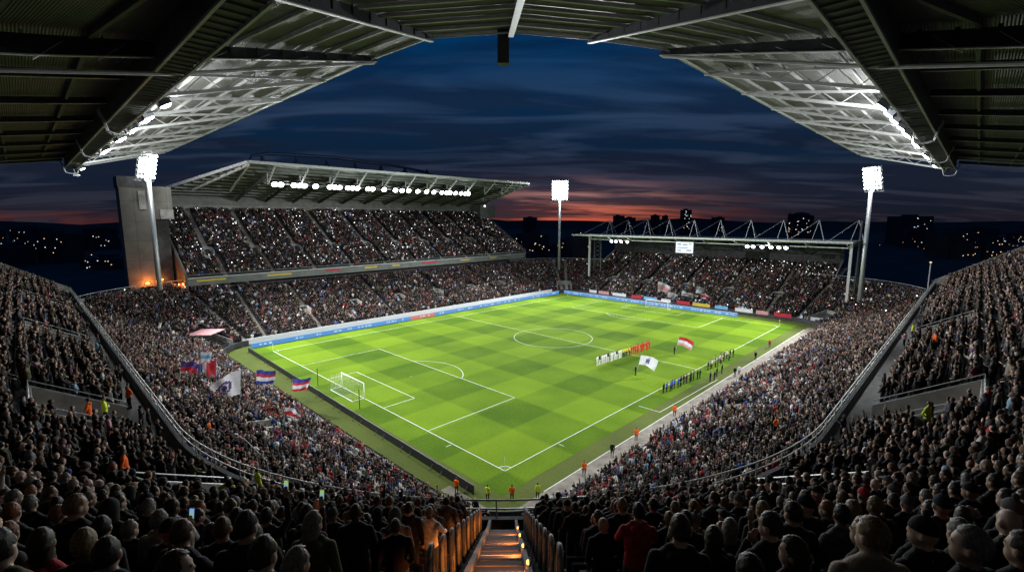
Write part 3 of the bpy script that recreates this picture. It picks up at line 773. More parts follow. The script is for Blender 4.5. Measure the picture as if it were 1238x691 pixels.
# roof floodlights: one thing each
fl0 = None
def floodlight(loc, yaw, tilt, label, group, size=1., bright=True):
    g = empty('floodlight', loc, yaw, label, 'floodlight', group); g.rotation_euler = (tilt, 0, yaw); g.scale = (size,)*3
    for nm, src in FLP.items():
        o = src.copy(); COL.objects.link(o); o.parent = g
    return g
FLP = {}
tmp = MB(); tmp.box((0, 0, 0), (.62, .34, .5), top=.9); tmp.tube([(-.34, .05, .3), (-.34, .05, .0)], .03, 4); tmp.tube([(.34, .05, .3), (.34, .05, 0)], .03, 4); tmp.tube([(-.34, .05, .3), (.34, .05, .3)], .03, 4)
hs = tmp.build('housing', M['dark_steel']); me = hs.data; bpy.data.objects.remove(hs)
tmp = MB(); tmp.ell((0, -.18, 0), (.30, .09, .24), 0, 12, 8); gl = tmp.build('glass', M['lamp'], None, True); me2 = gl.data; bpy.data.objects.remove(gl)
class Src:
    def __init__(s, n, me): s.n = n; s.me = me
    def copy(s): return bpy.data.objects.new(s.n, s.me)
FLP = {'housing': Src('housing', me), 'glass': Src('glass', me2)}
LY = [10, 16.5, 18.5, 24, 26, 31.5, 33.5, 44, 46, 47.5, 76]
for i, y in enumerate(LY):
    floodlight((-26.3, y, 36.25), PI/2, R(62), f'small floodlight on the left-hand roof girder, {ORD[i]} counting away from the viewer', 'floodlights on the left roof girder', 1.6)
RXL = [13, 16.8, 20.5, 25, 29.5, 31, 39, 41, 54, 56, 72, 88]
for i, x in enumerate(RXL[:-1]):
    floodlight((x, -28.8, 36.35), PI, R(50), f'small floodlight on the right-hand roof girder, {ORD[i]} counting away from the viewer', 'floodlights on the right roof girder', 1.6)
MLX = [13.5, 15, 18.5, 20, 21.3, 24.4, 28.5, 30, 31.4, 34, 35.5, 37, 40.5, 42, 46, 50, 52.5, 55, 58.5, 62, 65, 68.5, 70.5, 72, 74.5, 77, 79, 80.5]
for i, x in enumerate(MLX):
    floodlight((x, 99.8, 36.75), 0, R(30), f'glaring floodlight in the row under the main grandstand roof, {ORD[i]} from its left end', 'floodlights under the main grandstand roof', 2.7)
ELY = [60, 58.2, 56, 53.5, 13.6, 12, 9.6, 7.2, 5.2, 3.4]
for i, y in enumerate(ELY):
    floodlight((114.4, y, 19.6), -PI/2, R(20), f'bright floodlight under the far end roof, {ORD[i]} from the {"scoreboard-free left" if i < 4 else "left in the cluster right of the scoreboard"}' if False else f'bright floodlight under the far end roof, {ORD[i] if i < 4 else ORD[i-4]} of the cluster {"left" if i < 4 else "right"} of the scoreboard', 'floodlights under the far end roof', 1.7)
# masts
def mast(base, top, face, label, nx, nz, bright, sz=1.0, off=(0, 0)):
    g = empty('floodlight_mast', base, 0, label, 'floodlight', 'floodlight masts'); h = top-base[2]
    m = MB(); m.tube([(0, 0, -9.6), (0, 0, h-3)], .62, 14, 0, .42); m.build('pole', M['steel'], g, True)
    hd = MB(); ya = math.atan2(face[1]-base[1], face[0]-base[0]); ca, sa = math.cos(ya), math.sin(ya); tl = R(14)
    def q(u, v, d):   # u across, v up, d forward
        v2 = v*math.cos(tl)-d*math.sin(tl)*0; d2 = d+v*math.sin(tl)
        return (off[0]-sa*u+ca*d2, off[1]+ca*u+sa*d2, h+v2)
    wx, wz = nx*.78*sz, nz*.95*sz
    for k in range(nz+1): hd.tube([q(-wx/2, -wz/2+k*wz/nz-.0, -.25), q(wx/2, -wz/2+k*wz/nz, -.25)], .06, 5)
    for u in (-wx/2, 0, wx/2): hd.tube([q(u, -wz/2-.4, -.3), q(u, wz/2+.2, -.3)], .08, 5)
    hd.tube([(0, 0, h-4), q(0, -wz/2, -.35)], .3, 6); hd.tube([q(-wx/2-.2, -wz/2-.4, -.5), q(wx/2+.2, -wz/2-.4, -.5)], .12, 5)
    fr = hd.build('lamp_frame', M['steel'], g)
    for i in range(nx):
        for k in range(nz):
            lm = MB(); c_ = q(-wx/2+(i+.5)*wx/nx, -wz/2+(k+.5)*wz/nz, 0)
            rotm = Matrix.Rotation(ya, 3, 'Z')
            r_ = .31*sz
            lm.tube([Vector(q(-wx/2+(i+.5)*wx/nx, -wz/2+(k+.5)*wz/nz, -.3)), Vector(q(-wx/2+(i+.5)*wx/nx, -wz/2+(k+.5)*wz/nz, 0))], r_*.8, 10, 0, r_)
            lm.ell(q(-wx/2+(i+.5)*wx/nx, -wz/2+(k+.5)*wz/nz, .03), (r_*.95,)*3, 1, 10, 6)
            lm.build('lamp', [M['dark_steel'], M['lamp'] if bright(i, k) else M['lamp_soft']], fr)
    return g
mast((-13.8, 97.0, 9.0), 39.0, (45, 20), 'tall floodlight mast in front of the concrete stair tower', 6, 6, lambda i, k: i >= 3)
mast((115.2, -14.4, 9.0), 37.5, (40, 30), 'tall floodlight mast standing right of the far end grandstand', 6, 6, lambda i, k: i <= 3)
mast((116, 85.5, 9.0), 38.7, (30, 20), 'slim floodlight mast glowing white between main grandstand and far end grandstand', 7, 7, lambda i, k: True, 1.15)
P = 1.2
light('SPOT', (-12.9, 95.8, 38.9), 260*KW*P, (40, 24, 0), 94, .6, .8)
light('SPOT', (113.9, -13.6, 37.5), 260*KW*P, (48, 32, 0), 94, .6, .8)
light('SPOT', (114.7, 84.5, 38.7), 300*KW*P, (44, 24, 0), 84, .6, .8)
for x in (20, 40, 60, 78): light('SPOT', (x, 99.2, 36.2), 52*KW*P, (x+2, 26, 0), 100, .5, 1.2)
for y in (11, 27, 46, 70): light('SPOT', (-25.6, y, 36.1), 27*KW*P, (26, y+2, 0), 76, .6, .6)
for x in (15, 33, 56, 82): light('SPOT', (x, -28.0, 36.1), 27*KW*P, (x+3, 24, 0), 76, .6, .6)
for y in (12, 25, 45, 66): light('POINT', (-25.0, y, 36.2), 1.1*KW*P, None, rad=.5)
for x in (15, 30, 54, 75): light('POINT', (x, -27.4, 36.2), 1.1*KW*P, None, rad=.5)
for x in (18, 34, 50, 66, 79): light('POINT', (x, 98.4, 36.0), .35*KW*P, None, rad=.5)
for y in (57, 8): light('SPOT', (113.6, y, 19.3), 9*KW*P, (85, y, 0), 120, .5, .6)
for y in (57, 8): light('POINT', (113.4, y, 19.3), .3*KW*P, None, rad=.4)
for loc in ((-12.9, 95.8, 38.9), (113.9, -13.6, 37.5), (114.7, 84.5, 38.7)): light('POINT', loc, 5*KW*P, None, rad=.8)
for y in (14, 36, 62): light('SPOT', (-25.6, y, 36.0), 15*KW*P, (-11, y+2, 4), 84, .6, .6)
for x in (17, 42, 70): light('SPOT', (x, -28.0, 36.0), 15*KW*P, (x+2, -13, 4), 84, .6, .6)

# orange bulkhead lamps at the tower foot and by the stairs
def bulkhead(loc, rz, label, pw, size=1.):
    g = empty('wall_lamp', loc, rz, label, 'lamp'); g.scale = (size,)*3
    m = MB(); m.box((0, .06, 0), (.5, .12, .34)); m.build('base', M['dark_steel'], g)
    m = MB(); m.ell((0, -.06, 0), (.2, .12, .13), 0, 10, 7); m.build('shade', M['orange_lamp'], g, True)
    p = g.matrix_basis@Vector((0, -.5, 0))
    if size < 1:
        light('SPOT', (loc[0]+math.sin(rz)*.2, loc[1]-math.cos(rz)*.2, loc[2]+.25), pw, (loc[0]+math.sin(rz)*.62, loc[1]-math.cos(rz)*.62, loc[2]-.3), 120, .4, .12, (1, .26, .04)); return
    light('POINT', (loc[0]+math.sin(rz)*.5*max(size, .9), loc[1]-math.cos(rz)*.5*max(size, .9), loc[2]+(.35 if size < 1 else 0)), pw, None, rad=.15, col=(1, .26, .04))
bulkhead((-15.0, 103.4, 12.6), 0, 'orange wall lamp at the foot of the concrete stair tower', 900, 2.2)
bulkhead((-11.6, 106.8, 12.9), 0, 'orange wall lamp just left of the mast pole by the stair tower', 250, 1.6)
bulkhead((-8.75, 99.2, 12.2), R(-90), 'orange wall lamp on the end wall of the main grandstand', 500, 2.0)
for i, (r, w_) in enumerate(((33.0, 'at the foot of the stairs'), (35.6, 'second from the foot of the stairs'), (38.2, 'midway up the stairs'), (40.8, 'second nearest the viewer'), (43.2, 'nearest the viewer'))):
    bulkhead(diag(r, .60, zup(r)+.56), R(225-90)+R(90), 'small orange lamp low on the right stair kerb, '+w_, 240, .3)

# ------------------------------------------------------------------ boards
led0 = None
def board(p0, p1, mats, label, group, z1=1.0, marks=True, seed=0):
    a = Vector((*p0, 0)); b = Vector((*p1, 0)); d = (b-a); n_ = d.length; d.normalize()
    g = empty('advertising_board', a, math.atan2(d.y, d.x), label, 'advertising board', group)
    m = MB(); m.box((n_/2, .06, z1/2), (n_-.03, .12, z1)); m.build('panel', mats[0], g)
    if marks:
        m = MB(); rr_ = random.Random(seed); x = .5
        m.box((n_/2, -.006, z1*.93), (n_-.05, .012, z1*.12))
        while x < n_-1.2:
            w_ = rr_.uniform(.35, 1.0)
            if rr_.random() < .55: m.box((x+w_/2, -.008, z1*.48), (w_, .014, z1*rr_.uniform(.2, .4)))
            x += w_+rr_.uniform(.1, .5)
        m.build('lettering', mats[1], g)
    for k in (.15, .85):
        m = MB(); m.beam((n_*k, .12, z1*.6), (n_*k, .6, 0.02), .06, .06); m.build('leg', M['dark_steel'], g)
x0, x1 = -2.5, L+2.0; nb = 13
for i in range(nb):
    a = x0+(x1-x0)*i/nb; b = x0+(x1-x0)*(i+1)/nb
    red = i in (5,)
    board((a, W+5.6), (b, W+5.6), (M['led_red'] if red else M['led_blue'], M['led_white']), f'{"red" if red else "blue"} advertising board before the main grandstand, {ORD[i]} from its left end', 'boards before the main grandstand', 1.15, True, i)
ny = 9
for i in range(ny):
    a = W+5-(W+5-12)*i/ny; b = W+5-(W+5-12)*(i+1)/ny
    board((L+4.2, a), (L+4.2, b), (M['led_blue'], M['led_white']), f'blue advertising board behind the far goal line, {ORD[i]} counting from the central corner', 'boards behind the far goal line', 1.15, True, 40+i)
nk = 12
for i in range(nk):
    a = W+3-(W+4)*i/nk; b = W+3-(W+4)*(i+1)/nk
    board((-3.9-1.6*(i/nk), b), (-3.9-1.6*((i-1)/nk), a), (M['black'], M['black']), f'black-backed advertising board behind the near goal line, {ORD[i]} counting towards the stairs', 'boards behind the near goal line', 1.0, False)
# banners on the front wall of the end stand
bc = ['flag_white', 'flag_pink', 'flag_white', 'flag_red', 'flag_lightblue', 'flag_white', 'flag_red', 'flag_yellow', 'flag_lightblue', 'flag_white', 'flag_pink', 'flag_red', 'flag_white']
cn = dict(flag_white='white', flag_pink='pink', flag_red='red', flag_lightblue='light blue', flag_yellow='yellow')
y = 66.
for i, k in enumerate(bc):
    w_ = 3.2+(i*37 % 5)*.55; m = MB(); nn = 8
    vs = [(L+LOW0-.22-.04*math.sin(u*1.7+i), y-w_*u/nn, z) for z in (.75, 1.8) for u in range(nn+1)]
    vs2 = [(p[0]+.03, p[1], p[2]) for p in vs]; q = len(vs); fs = []
    for u in range(nn): fs += [(u, u+1, nn+1+u+1, nn+1+u), (q+u, q+nn+1+u, q+nn+2+u, q+u+1)]
    m.add(vs+vs2, fs)
    tag(m.build('banner', M[k]), f'{cn[k]} banner on the wall below the far end crowd, {ORD[i]} from left', 'banner', 'banners below the far end crowd'); y -= w_+.9+(i % 3)*.6

# ------------------------------------------------------------------ far surroundings
def hill(az0, az1, D, h, seed):
    m = MB(); r_ = random.Random(seed); n = 60; vs = []
    ph = [r_.uniform(0, 6) for _ in range(4)]
    for i in range(n+1):
        a = R(az0+(az1-az0)*i/n); e = math.sin(PI*i/n)**.35
        hh = h*e*(.72+.12*math.sin(5*a*3+ph[0])+.10*math.sin(13*a*2+ph[1])+.05*math.sin(60*a+ph[2]))
        for dd, k in ((-260, 0), (0, 1), (260, 0)): vs.append((CAM[0]+(D+dd)*math.cos(a), CAM[1]+(D+dd)*math.sin(a), -.3+k*hh))
    fs = []
    for i in range(n):
        for j in range(2): fs.append((i*3+j, (i+1)*3+j, (i+1)*3+j+1, i*3+j+1))
    m.add(vs, fs); return m
tag(hill(-25, 130, 1500, 34, 3).build('hills', M['hill']), kind='structure')
def building(az_px, D, w, h, label, wins, seed, dep=None, group=None, warm=.4, dome=False):
    s = (az_px-619)/FPX*D*math.cos(PIT)
    c_ = fwd(D, s); r_ = random.Random(seed)
    g = empty('building', (c_[0], c_[1], -.25), YAW-PI/2+r_.uniform(-.25, .25), label, 'building', group)
    dep = dep or w*.8
    m = MB(); m.box((0, 0, h/2), (w, dep, h)); m.build('wall', M['building'], g)
    m = MB(); m.box((r_.uniform(-.2, .2)*w, 0, h+.9), (w*.35, dep*.4, 1.8)); m.build('roof_plant', M['building'], g)
    if dome:
        m = MB(); m.ell((0, 0, h-1), (w*.5, dep*.5, 6), 0, 16, 8); m.build('roof_dome', M['building'], g)
    for k in range(int(wins*2.2)):
        ww = r_.uniform(.2, .6)*D/400+.15; wh = r_.uniform(.18, .35)*D/400+.15
        m = MB(); m.box((r_.uniform(-.42, .42)*w, -dep/2-.05, r_.uniform(.12, .95)*h), (ww, .12, wh)); m.build('window', M['warm_window'] if r_.random() < warm else M['white_window'], g)
sky_b = [(641, 900, 30, 33, 'low wide dark block on the skyline left of the central mast', 0), (748, 880, 22, 36, 'dark square tower on the sunset skyline right of the central mast', 0), (760, 1000, 34, 33, 'wide low skyline block just behind the first roof masts', 1),
         (792, 900, 16, 37, 'narrow dark tower on the skyline left of the lit tower', 0), (804, 900, 11, 36, 'thin dark tower close beside the narrow dark tower', 0), (829, 850, 19, 46, 'tall skyline tower with lit windows down its left side', 7),
         (868, 950, 24, 33, 'low dark skyline block right of the tall lit tower', 2), (955, 700, 6, 37, 'slim lit chimney-like tower beside the domed building', 3), (968, 700, 34, 35, 'round-topped dark building with lights above the far end roof', 7),
         (1100, 520, 38, 33, 'broad dark high-rise behind the right floodlight mast', 5)]
for i, (px, D, w, h, lab, nw) in enumerate(sky_b): building(px, D, w*.8, h-2.5, lab, nw, 100+i, dome=(px == 968), warm=.3)
r_ = random.Random(11)
low = []
for i in range(16): low.append((r_.uniform(1080, 1240), r_.uniform(300, 640), r_.uniform(12, 30), r_.uniform(7, 20), 'dark low building with a few lit windows in the city beyond the right floodlight mast', r_.randint(2, 5)))
for i in range(12): low.append((r_.uniform(605, 705), r_.uniform(260, 600), r_.uniform(12, 28), r_.uniform(6, 18), 'dark low building with a few lit windows in the city behind the central floodlight mast', r_.randint(2, 5)))
for i in range(12): low.append((r_.uniform(-20, 135), r_.uniform(260, 640), r_.uniform(12, 28), r_.uniform(6, 20), 'dark low building with a few lit windows in the city left of the stair tower', r_.randint(2, 4)))
grp = {'right floodlight mast': 'city buildings on the right', 'central floodlight mast': 'city buildings in the middle', 'stair tower': 'city buildings on the left'}
for i, (px, D, w, h, lab, nw) in enumerate(low): building(px, D, w, h, lab, nw, 200+i, group=[v for k, v in grp.items() if k in lab][0], warm=.45)
sl0 = None
for i in range(34):
    if i < 20: px, D = r_.uniform(1060, 1238), r_.uniform(260, 520); lab = 'orange street lamp among the city lights beyond the right floodlight mast'; gp = 'street lamps on the right'
    elif i < 28: px, D = r_.uniform(0, 135), r_.uniform(240, 500); lab = 'orange street lamp in the dark city left of the stair tower'; gp = 'street lamps on the left'
    else: px, D = r_.uniform(620, 700), r_.uniform(260, 420); lab = 'street lamp in the dark city behind the central floodlight mast'; gp = 'street lamps in the middle'
    c_ = fwd(D, (px-619)/FPX*D)
    if sl0 is None:
        sl0 = empty('street_lamp', (0, 0, 0))
        m = MB(); m.tube([(0, 0, 0), (0, 0, 9), (.9, 0, 9.6)], .1, 5); m.build('pole', M['dark_steel'], sl0)
        m = MB(); m.ell((1.1, 0, 9.5), (.2, .17, .13), 0, 8, 6); m.build('lamp', M['orange_lamp'], sl0)
        o = sl0
    else: o = copy_tree(sl0)
    o.location = (c_[0], c_[1], -.25); tag(o, lab, 'street lamp', gp)
# small brown hut and lamp post beyond the right stand
ht = empty('hut', (122, -32, 0), .1, 'brown flat-roofed hut behind the rim between right mast and right stand', 'hut')
m = MB(); m.box((0, 0, 6), (7, 8, 12)); m.build('wall', M['brownwall'], ht)
m = MB(); m.box((0, 0, 12.15), (7.6, 8.6, .3)); m.build('roof', M['dark_concrete'], ht)
m = MB(); m.box((-3.52, -1, 10.2), (.06, 1.6, 1.2)); m.build('window', M['warm_window'], ht)
lp = empty('lamp_post', (122, -27.0, 0), 0, 'slim lamp post with a pale head beside the brown hut', 'street lamp')
m = MB(); m.tube([(0, 0, 0), (0, 0, 16.6), (-.7, 0, 17)], .12, 6); m.build('pole', M['pale_steel'], lp)
m = MB(); m.ell((-.9, 0, 16.95), (.45, .25, .15), 0, 8, 6); m.build('lamp', M['warm_window'], lp)

#@@PEOPLE_START
# ------------------------------------------------------------------ people: posed bodies grown into one surface each
def rotz(p, a, c=(0, 0, 0)):
    x, y = p[0]-c[0], p[1]-c[1]; return (c[0]+x*math.cos(a)-y*math.sin(a), c[1]+x*math.sin(a)+y*math.cos(a), p[2])
COAT, TROU, SKIN, HAIR, SHOE, EYE = range(6)
class Body:
    """a list of rounded cones and ellipsoids, remeshed into one continuous skin"""
    def __init__(s): s.c = []; s.e = []
    def cap(s, a, b, ra, rb, lab): s.c.append((a, b, ra, rb, lab))
    def ell(s, c, r, lab, rot=0.): s.e.append((c, r, lab, rot))
def make_body(pose, turn=0., sport=False, fem=False, coat_len=.84):
    b = Body(); k = .93 if fem else 1.
    hipx = .095; sh = .185*k
    b.ell((0, 0, 1.22), (.19*k, .125, .27), COAT); b.ell((0, .0, .99), (.18*k, .13, .2), COAT); b.ell((0, -.01, 1.385), (.205*k, .10, .085), COAT)
    b.ell((0, 0, .90), (.185, .132, .13), TROU if sport else COAT)
    b.cap((-.10, -.01, 1.42), (0, -.01, 1.49), .075, .065, COAT); b.cap((.10, -.01, 1.42), (0, -.01, 1.49), .075, .065, COAT)
    if not sport and (fem or abs(turn) in (.3, .15, .0)): b.ell((0, -.085, 1.455), (.115, .065, .075), COAT); b.cap((-.08, -.02, 1.49), (.08, -.02, 1.49), .05, .05, COAT)
    for s in (-1, 1):
        st = .04*s if pose != 'stride' else .0
        hp = (s*hipx, 0, .88); kn = (s*.11, .03, .49); an = (s*.115, -.02, .09); 
        if pose == 'stride': kn = (s*.10, .03+.10*s, .49); an = (s*.105, -.02+.2*s, .10)
        b.cap(hp, kn, .095, .066, TROU); b.cap(kn, an, .06 if not sport else .052, .045 if not sport else .04, SHOE if sport else TROU)
        b.cap((an[0], an[1]-.03, .05), (an[0]+s*.02, an[1]+.15, .04), .05, .042, SHOE)
        S = (s*sh, -.01, 1.40); armlab = COAT; fore = SKIN if sport else COAT
        P = {'down': ((s*.25, -.02, 1.13), (s*.25, .05, .88), (s*.245, .08, .80)),
             'stride': ((s*.25, -.02-.07*s, 1.13), (s*.25, .05-.12*s, .90), (s*.245, .08-.14*s, .81)),
             'pockets': ((s*.27, -.07, 1.15), (s*.20, .07, .95), (s*.16, .11, .90)),
             'clap': ((s*.24, .05, 1.16), (s*.08, .26, 1.22), (s*.03, .32, 1.28)),
             'crossed': ((s*.25, .05, 1.17), (-s*.02, .19, 1.14+.02*s), (-s*.11, .17, 1.17+.02*s)),
             'phone': ((s*.25, .08, 1.18), (s*.14, .28, 1.34), (s*.11, .31, 1.43)) if s > 0 else ((s*.25, -.02, 1.13), (s*.22, .14, .98), (s*.2, .2, .95)),
             'phone_up': ((s*.24, .15, 1.50), (s*.19, .24, 1.76), (s*.18, .25, 1.85)) if s > 0 else ((s*.25, .0, 1.15), (s*.2, .2, 1.12), (s*.16, .27, 1.16)),
             'cheer': ((s*.33, .05, 1.62), (s*.34, .10, 1.88), (s*.34, .12, 1.97)),
             'scarf': ((s*.33, .05, 1.50), (s*.36, .12, 1.75), (s*.35, .13, 1.84)),
             'behind': ((s*.27, -.10, 1.16), (s*.12, -.16, .98), (s*.05, -.17, .94)),
             'lean': ((s*.25, .12, 1.18), (s*.23, .30, 1.06), (s*.2, .37, 1.02)),
             'mouth': ((s*.27, .10, 1.22), (s*.12, .20, 1.46), (s*.06, .19, 1.56))}[pose]
        el, wr, hd = P
        b.cap(S, el, .066, .05, armlab); b.cap(el, wr, .05 if not sport else .042, .038 if not sport else .03, fore)
        wv = np.array(wr, float); hv = np.array(hd, float); d = (hv-wv)/(np.linalg.norm(hv-wv)+1e-9)
        b.cap(wr, tuple(wv+d*.03), .03, .03, SKIN)
        side = np.cross(d, (0, 1, .2)); side /= np.linalg.norm(side)+1e-9
        b.ell(tuple(wv+d*.075), (.035, .035, .04), SKIN)
        for i, lnf in enumerate((.075, .09, .085, .065)):
            o_ = wv+d*.09+side*(-.03+.02*i); b.cap(tuple(o_), tuple(o_+d*lnf+np.array((0, .012, 0))), .0115, .0105, SKIN)
        o_ = wv+d*.05+side*(-.03*s); b.cap(tuple(o_), tuple(o_+d*.05-side*(.03*s)), .013, .011, SKIN)
    hy = .012
    def H(p): return rotz(p, turn, (0, 0, 0))
    b.cap((0, -.012, 1.45), H((0, 0, 1.57)), .062, .055, SKIN)
    b.ell(H((0, hy-.005, 1.655)), (.074, .095, .111), SKIN, turn); b.ell(H((0, .040, 1.583)), (.058, .064, .066), SKIN, turn)
    b.cap(H((0, .090, 1.668)), H((0, .106, 1.630)), .009, .0135, SKIN)
    for s in (-1, 1):
        b.ell(H((s*.08, .0, 1.638)), (.014, .025, .036), SKIN, turn)
        b.ell(H((s*.033, .098, 1.667)), (.013, .009, .008), EYE, turn)
    b.ell(H((0, .104, 1.585)), (.026, .008, .007), EYE, turn)
    return b
def body_raw(b):
    m = MB()
    for a, c, ra, rb, lab in b.c:
        A = Vector(a); B = Vector(c); d = B-A; n = 10
        u = d.orthogonal().normalized(); w = d.normalized().cross(u); dn = d.normalized(); rings = []
        for t in (-.98, -.7, -.35, 0): rings.append((A+dn*(ra*t), ra*math.sqrt(max(0, 1-t*t))))
        for t in (0, .35, .7, .98): rings.append((B+dn*(rb*t), rb*math.sqrt(max(0, 1-t*t))))
        vs = []
        for p, r_ in rings: vs += [p+u*(r_*math.cos(2*PI*j/n))+w*(r_*math.sin(2*PI*j/n)) for j in range(n)]
        k = len(rings); fs = [(i*n+j, i*n+(j+1) % n, (i+1)*n+(j+1) % n, (i+1)*n+j) for i in range(k-1) for j in range(n)]
        fs += [tuple(range(n-1, -1, -1)), tuple((k-1)*n+j for j in range(n))]; m.add(vs, fs)
    for c, r_, lab, rot in b.e:
        o = m.n; m.ell((0, 0, 0), r_, 0, 18, 12)
        for i in range(o, m.n): q = rotz(m.v[i], rot); m.v[i] = (q[0]+c[0], q[1]+c[1], q[2]+c[2])
    return m
def body_labels(b, P):
    best = np.full(len(P), 1e9); lab = np.zeros(len(P), int)
    def upd(d, l):
        nonlocal best, lab
        k = d < best; best = np.where(k, d, best); lab = np.where(k, l, lab)
    for a, c, ra, rb, l in b.c:
        A = np.array(a, float); D = np.array(c, float)-A; t = np.clip(((P-A)@D)/(D@D+1e-12), 0, 1)
        upd(np.linalg.norm(P-(A+t[:, None]*D), axis=1)-(ra+(rb-ra)*t), l)
    for c, r_, l, rot in b.e:
        q = P-np.array(c); ca, sa = math.cos(-rot), math.sin(-rot)
        q = np.stack([q[:, 0]*ca-q[:, 1]*sa, q[:, 0]*sa+q[:, 1]*ca, q[:, 2]], 1)
        k = np.linalg.norm(q/np.array(r_), axis=1); upd((k-1)*min(r_)-(.004 if l == EYE else 0), l)
    return lab
def evaluated(me, mods):
    o = bpy.data.objects.new('body', me); COL.objects.link(o)
    for t, kw in mods:
        md = o.modifiers.new(t, t)
        for a, v in kw.items(): setattr(md, a, v)
    dg = bpy.context.evaluated_depsgraph_get(); ev = o.evaluated_get(dg)
    out = bpy.data.meshes.new_from_object(ev); bpy.data.objects.remove(o); return out
def mesh_arrays(me):
    v = np.zeros(len(me.vertices)*3); me.vertices.foreach_get('co', v)
    me.calc_loop_triangles(); t = np.zeros(len(me.loop_triangles)*3, np.int32); me.loop_triangles.foreach_get('vertices', t)
    return v.reshape(-1, 3), t.reshape(-1, 3)
def hair_mesh(kind, turn):
    """scalp shell, pivot at the neck; kinds: short, long, fringe (balding), beanie, cap, hood"""
    seg, rg = 40, 26; vs = []; fs = []; keep = {}
    r = {'short': (.081, .103, .118), 'long': (.088, .109, .122), 'fringe': (.080, .101, .118), 'beanie': (.086, .107, .128), 'cap': (.084, .107, .121), 'hood': (.105, .120, .138)}[kind]
    low = {'short': -.055, 'long': -.20, 'fringe': -.06, 'beanie': .0, 'cap': .02, 'hood': -.13}[kind]
    rr_ = np.random.default_rng(hash(kind) % 99 if False else len(kind))
    def inc(p):
        x, y, z = p
        fr = .055 if kind in ('beanie', 'cap') else .05
        if kind == 'hood': return not (y > .07 and z < .09)
        if kind == 'fringe' and z > .035+.012*math.sin(x*60): return False
        if kind in ('beanie', 'cap'): return z > low
        if y > fr and z < .075+.02*math.sin(x*40): return False
        if y > .02 and z < -.005 and kind == 'short': return False
        if y > .035 and z < .02 and kind == 'long': return False
        return z > low
    for i in range(rg+1):
        t = PI*i/rg
        for j in range(seg):
            p = 2*PI*j/seg
            z = r[2]*math.cos(t); q = math.sin(t) if (kind not in ('long', 'hood') or z > 0) else max(math.sin(t), .92+.0*z)
            if kind in ('long', 'hood') and z < 0: z = -(.205 if kind == 'long' else .14)*(t-PI/2)/(PI/2)
            n_ = 1+(.018*math.sin(p*9+i)+.014*math.sin(p*17+3*i)+rr_.uniform(-.022, .022) if kind in ('short', 'long', 'fringe') else .006*math.sin(p*14))
            vs.append((r[0]*q*math.cos(p)*n_, (r[1]*q*math.sin(p))*n_-(.02 if kind in ('long', 'hood') and z < 0 else 0), z*(1 if z < 0 else n_)))
    for i in range(rg):
        for j in range(seg):
            f = (i*seg+j, (i+1)*seg+j, (i+1)*seg+(j+1) % seg, i*seg+(j+1) % seg)
            if all(inc(vs[k]) for k in f): fs.append(f)
    if kind == 'beanie':
        m = MB(); m.ell((0, 0, .155), (.03, .03, .03), 0, 8, 6); o = len(vs); vs += m.v; fs += [tuple(o+k for k in f) for f in m.f]
    if kind == 'cap':
        o = len(vs)
        for zz_ in (.035, .045):
            for k in range(9):
                a = PI*k/8; vs.append((.08*math.cos(a), .08+.10*math.sin(a), zz_-.02*math.sin(a)))
        fs += [tuple(o+k for k in range(9)), tuple(o+17-k for k in range(9))]+[(o+k, o+9+k, o+10+k, o+1+k) for k in range(8)]
    vs = [rotz((p[0], p[1]+.002, p[2]+1.662), turn) for p in vs]
    used = sorted({k for f in fs for k in f}); ix = {k: i for i, k in enumerate(used)}
    me = bpy.data.meshes.new('hair'); me.from_pydata([vs[k] for k in used], [], [tuple(ix[k] for k in f) for f in fs])
    me.polygons.foreach_set('use_smooth', [True]*len(me.polygons)); return me
VAR = []    # (pose, turn, sport, fem)
for pose, turn, fem in (('down', .0, 0), ('pockets', .35, 0), ('crossed', -.3, 0), ('clap', .1, 0), ('phone', .0, 0), ('phone_up', 0, 0), ('behind', -.5, 1), ('pockets', .7, 1), ('cheer', 0, 0), ('lean', .15, 0), ('mouth', -.1, 0), ('crossed', -.8, 1), ('down', .5, 0), ('scarf', 0, 1)):
    VAR.append(dict(pose=pose, turn=turn, fem=bool(fem), sport=False))
for pose, turn in (('behind', 0), ('down', .3), ('stride', -.2)): VAR.append(dict(pose=pose, turn=turn, fem=False, sport=True))
placeholder = [M['black']]*6
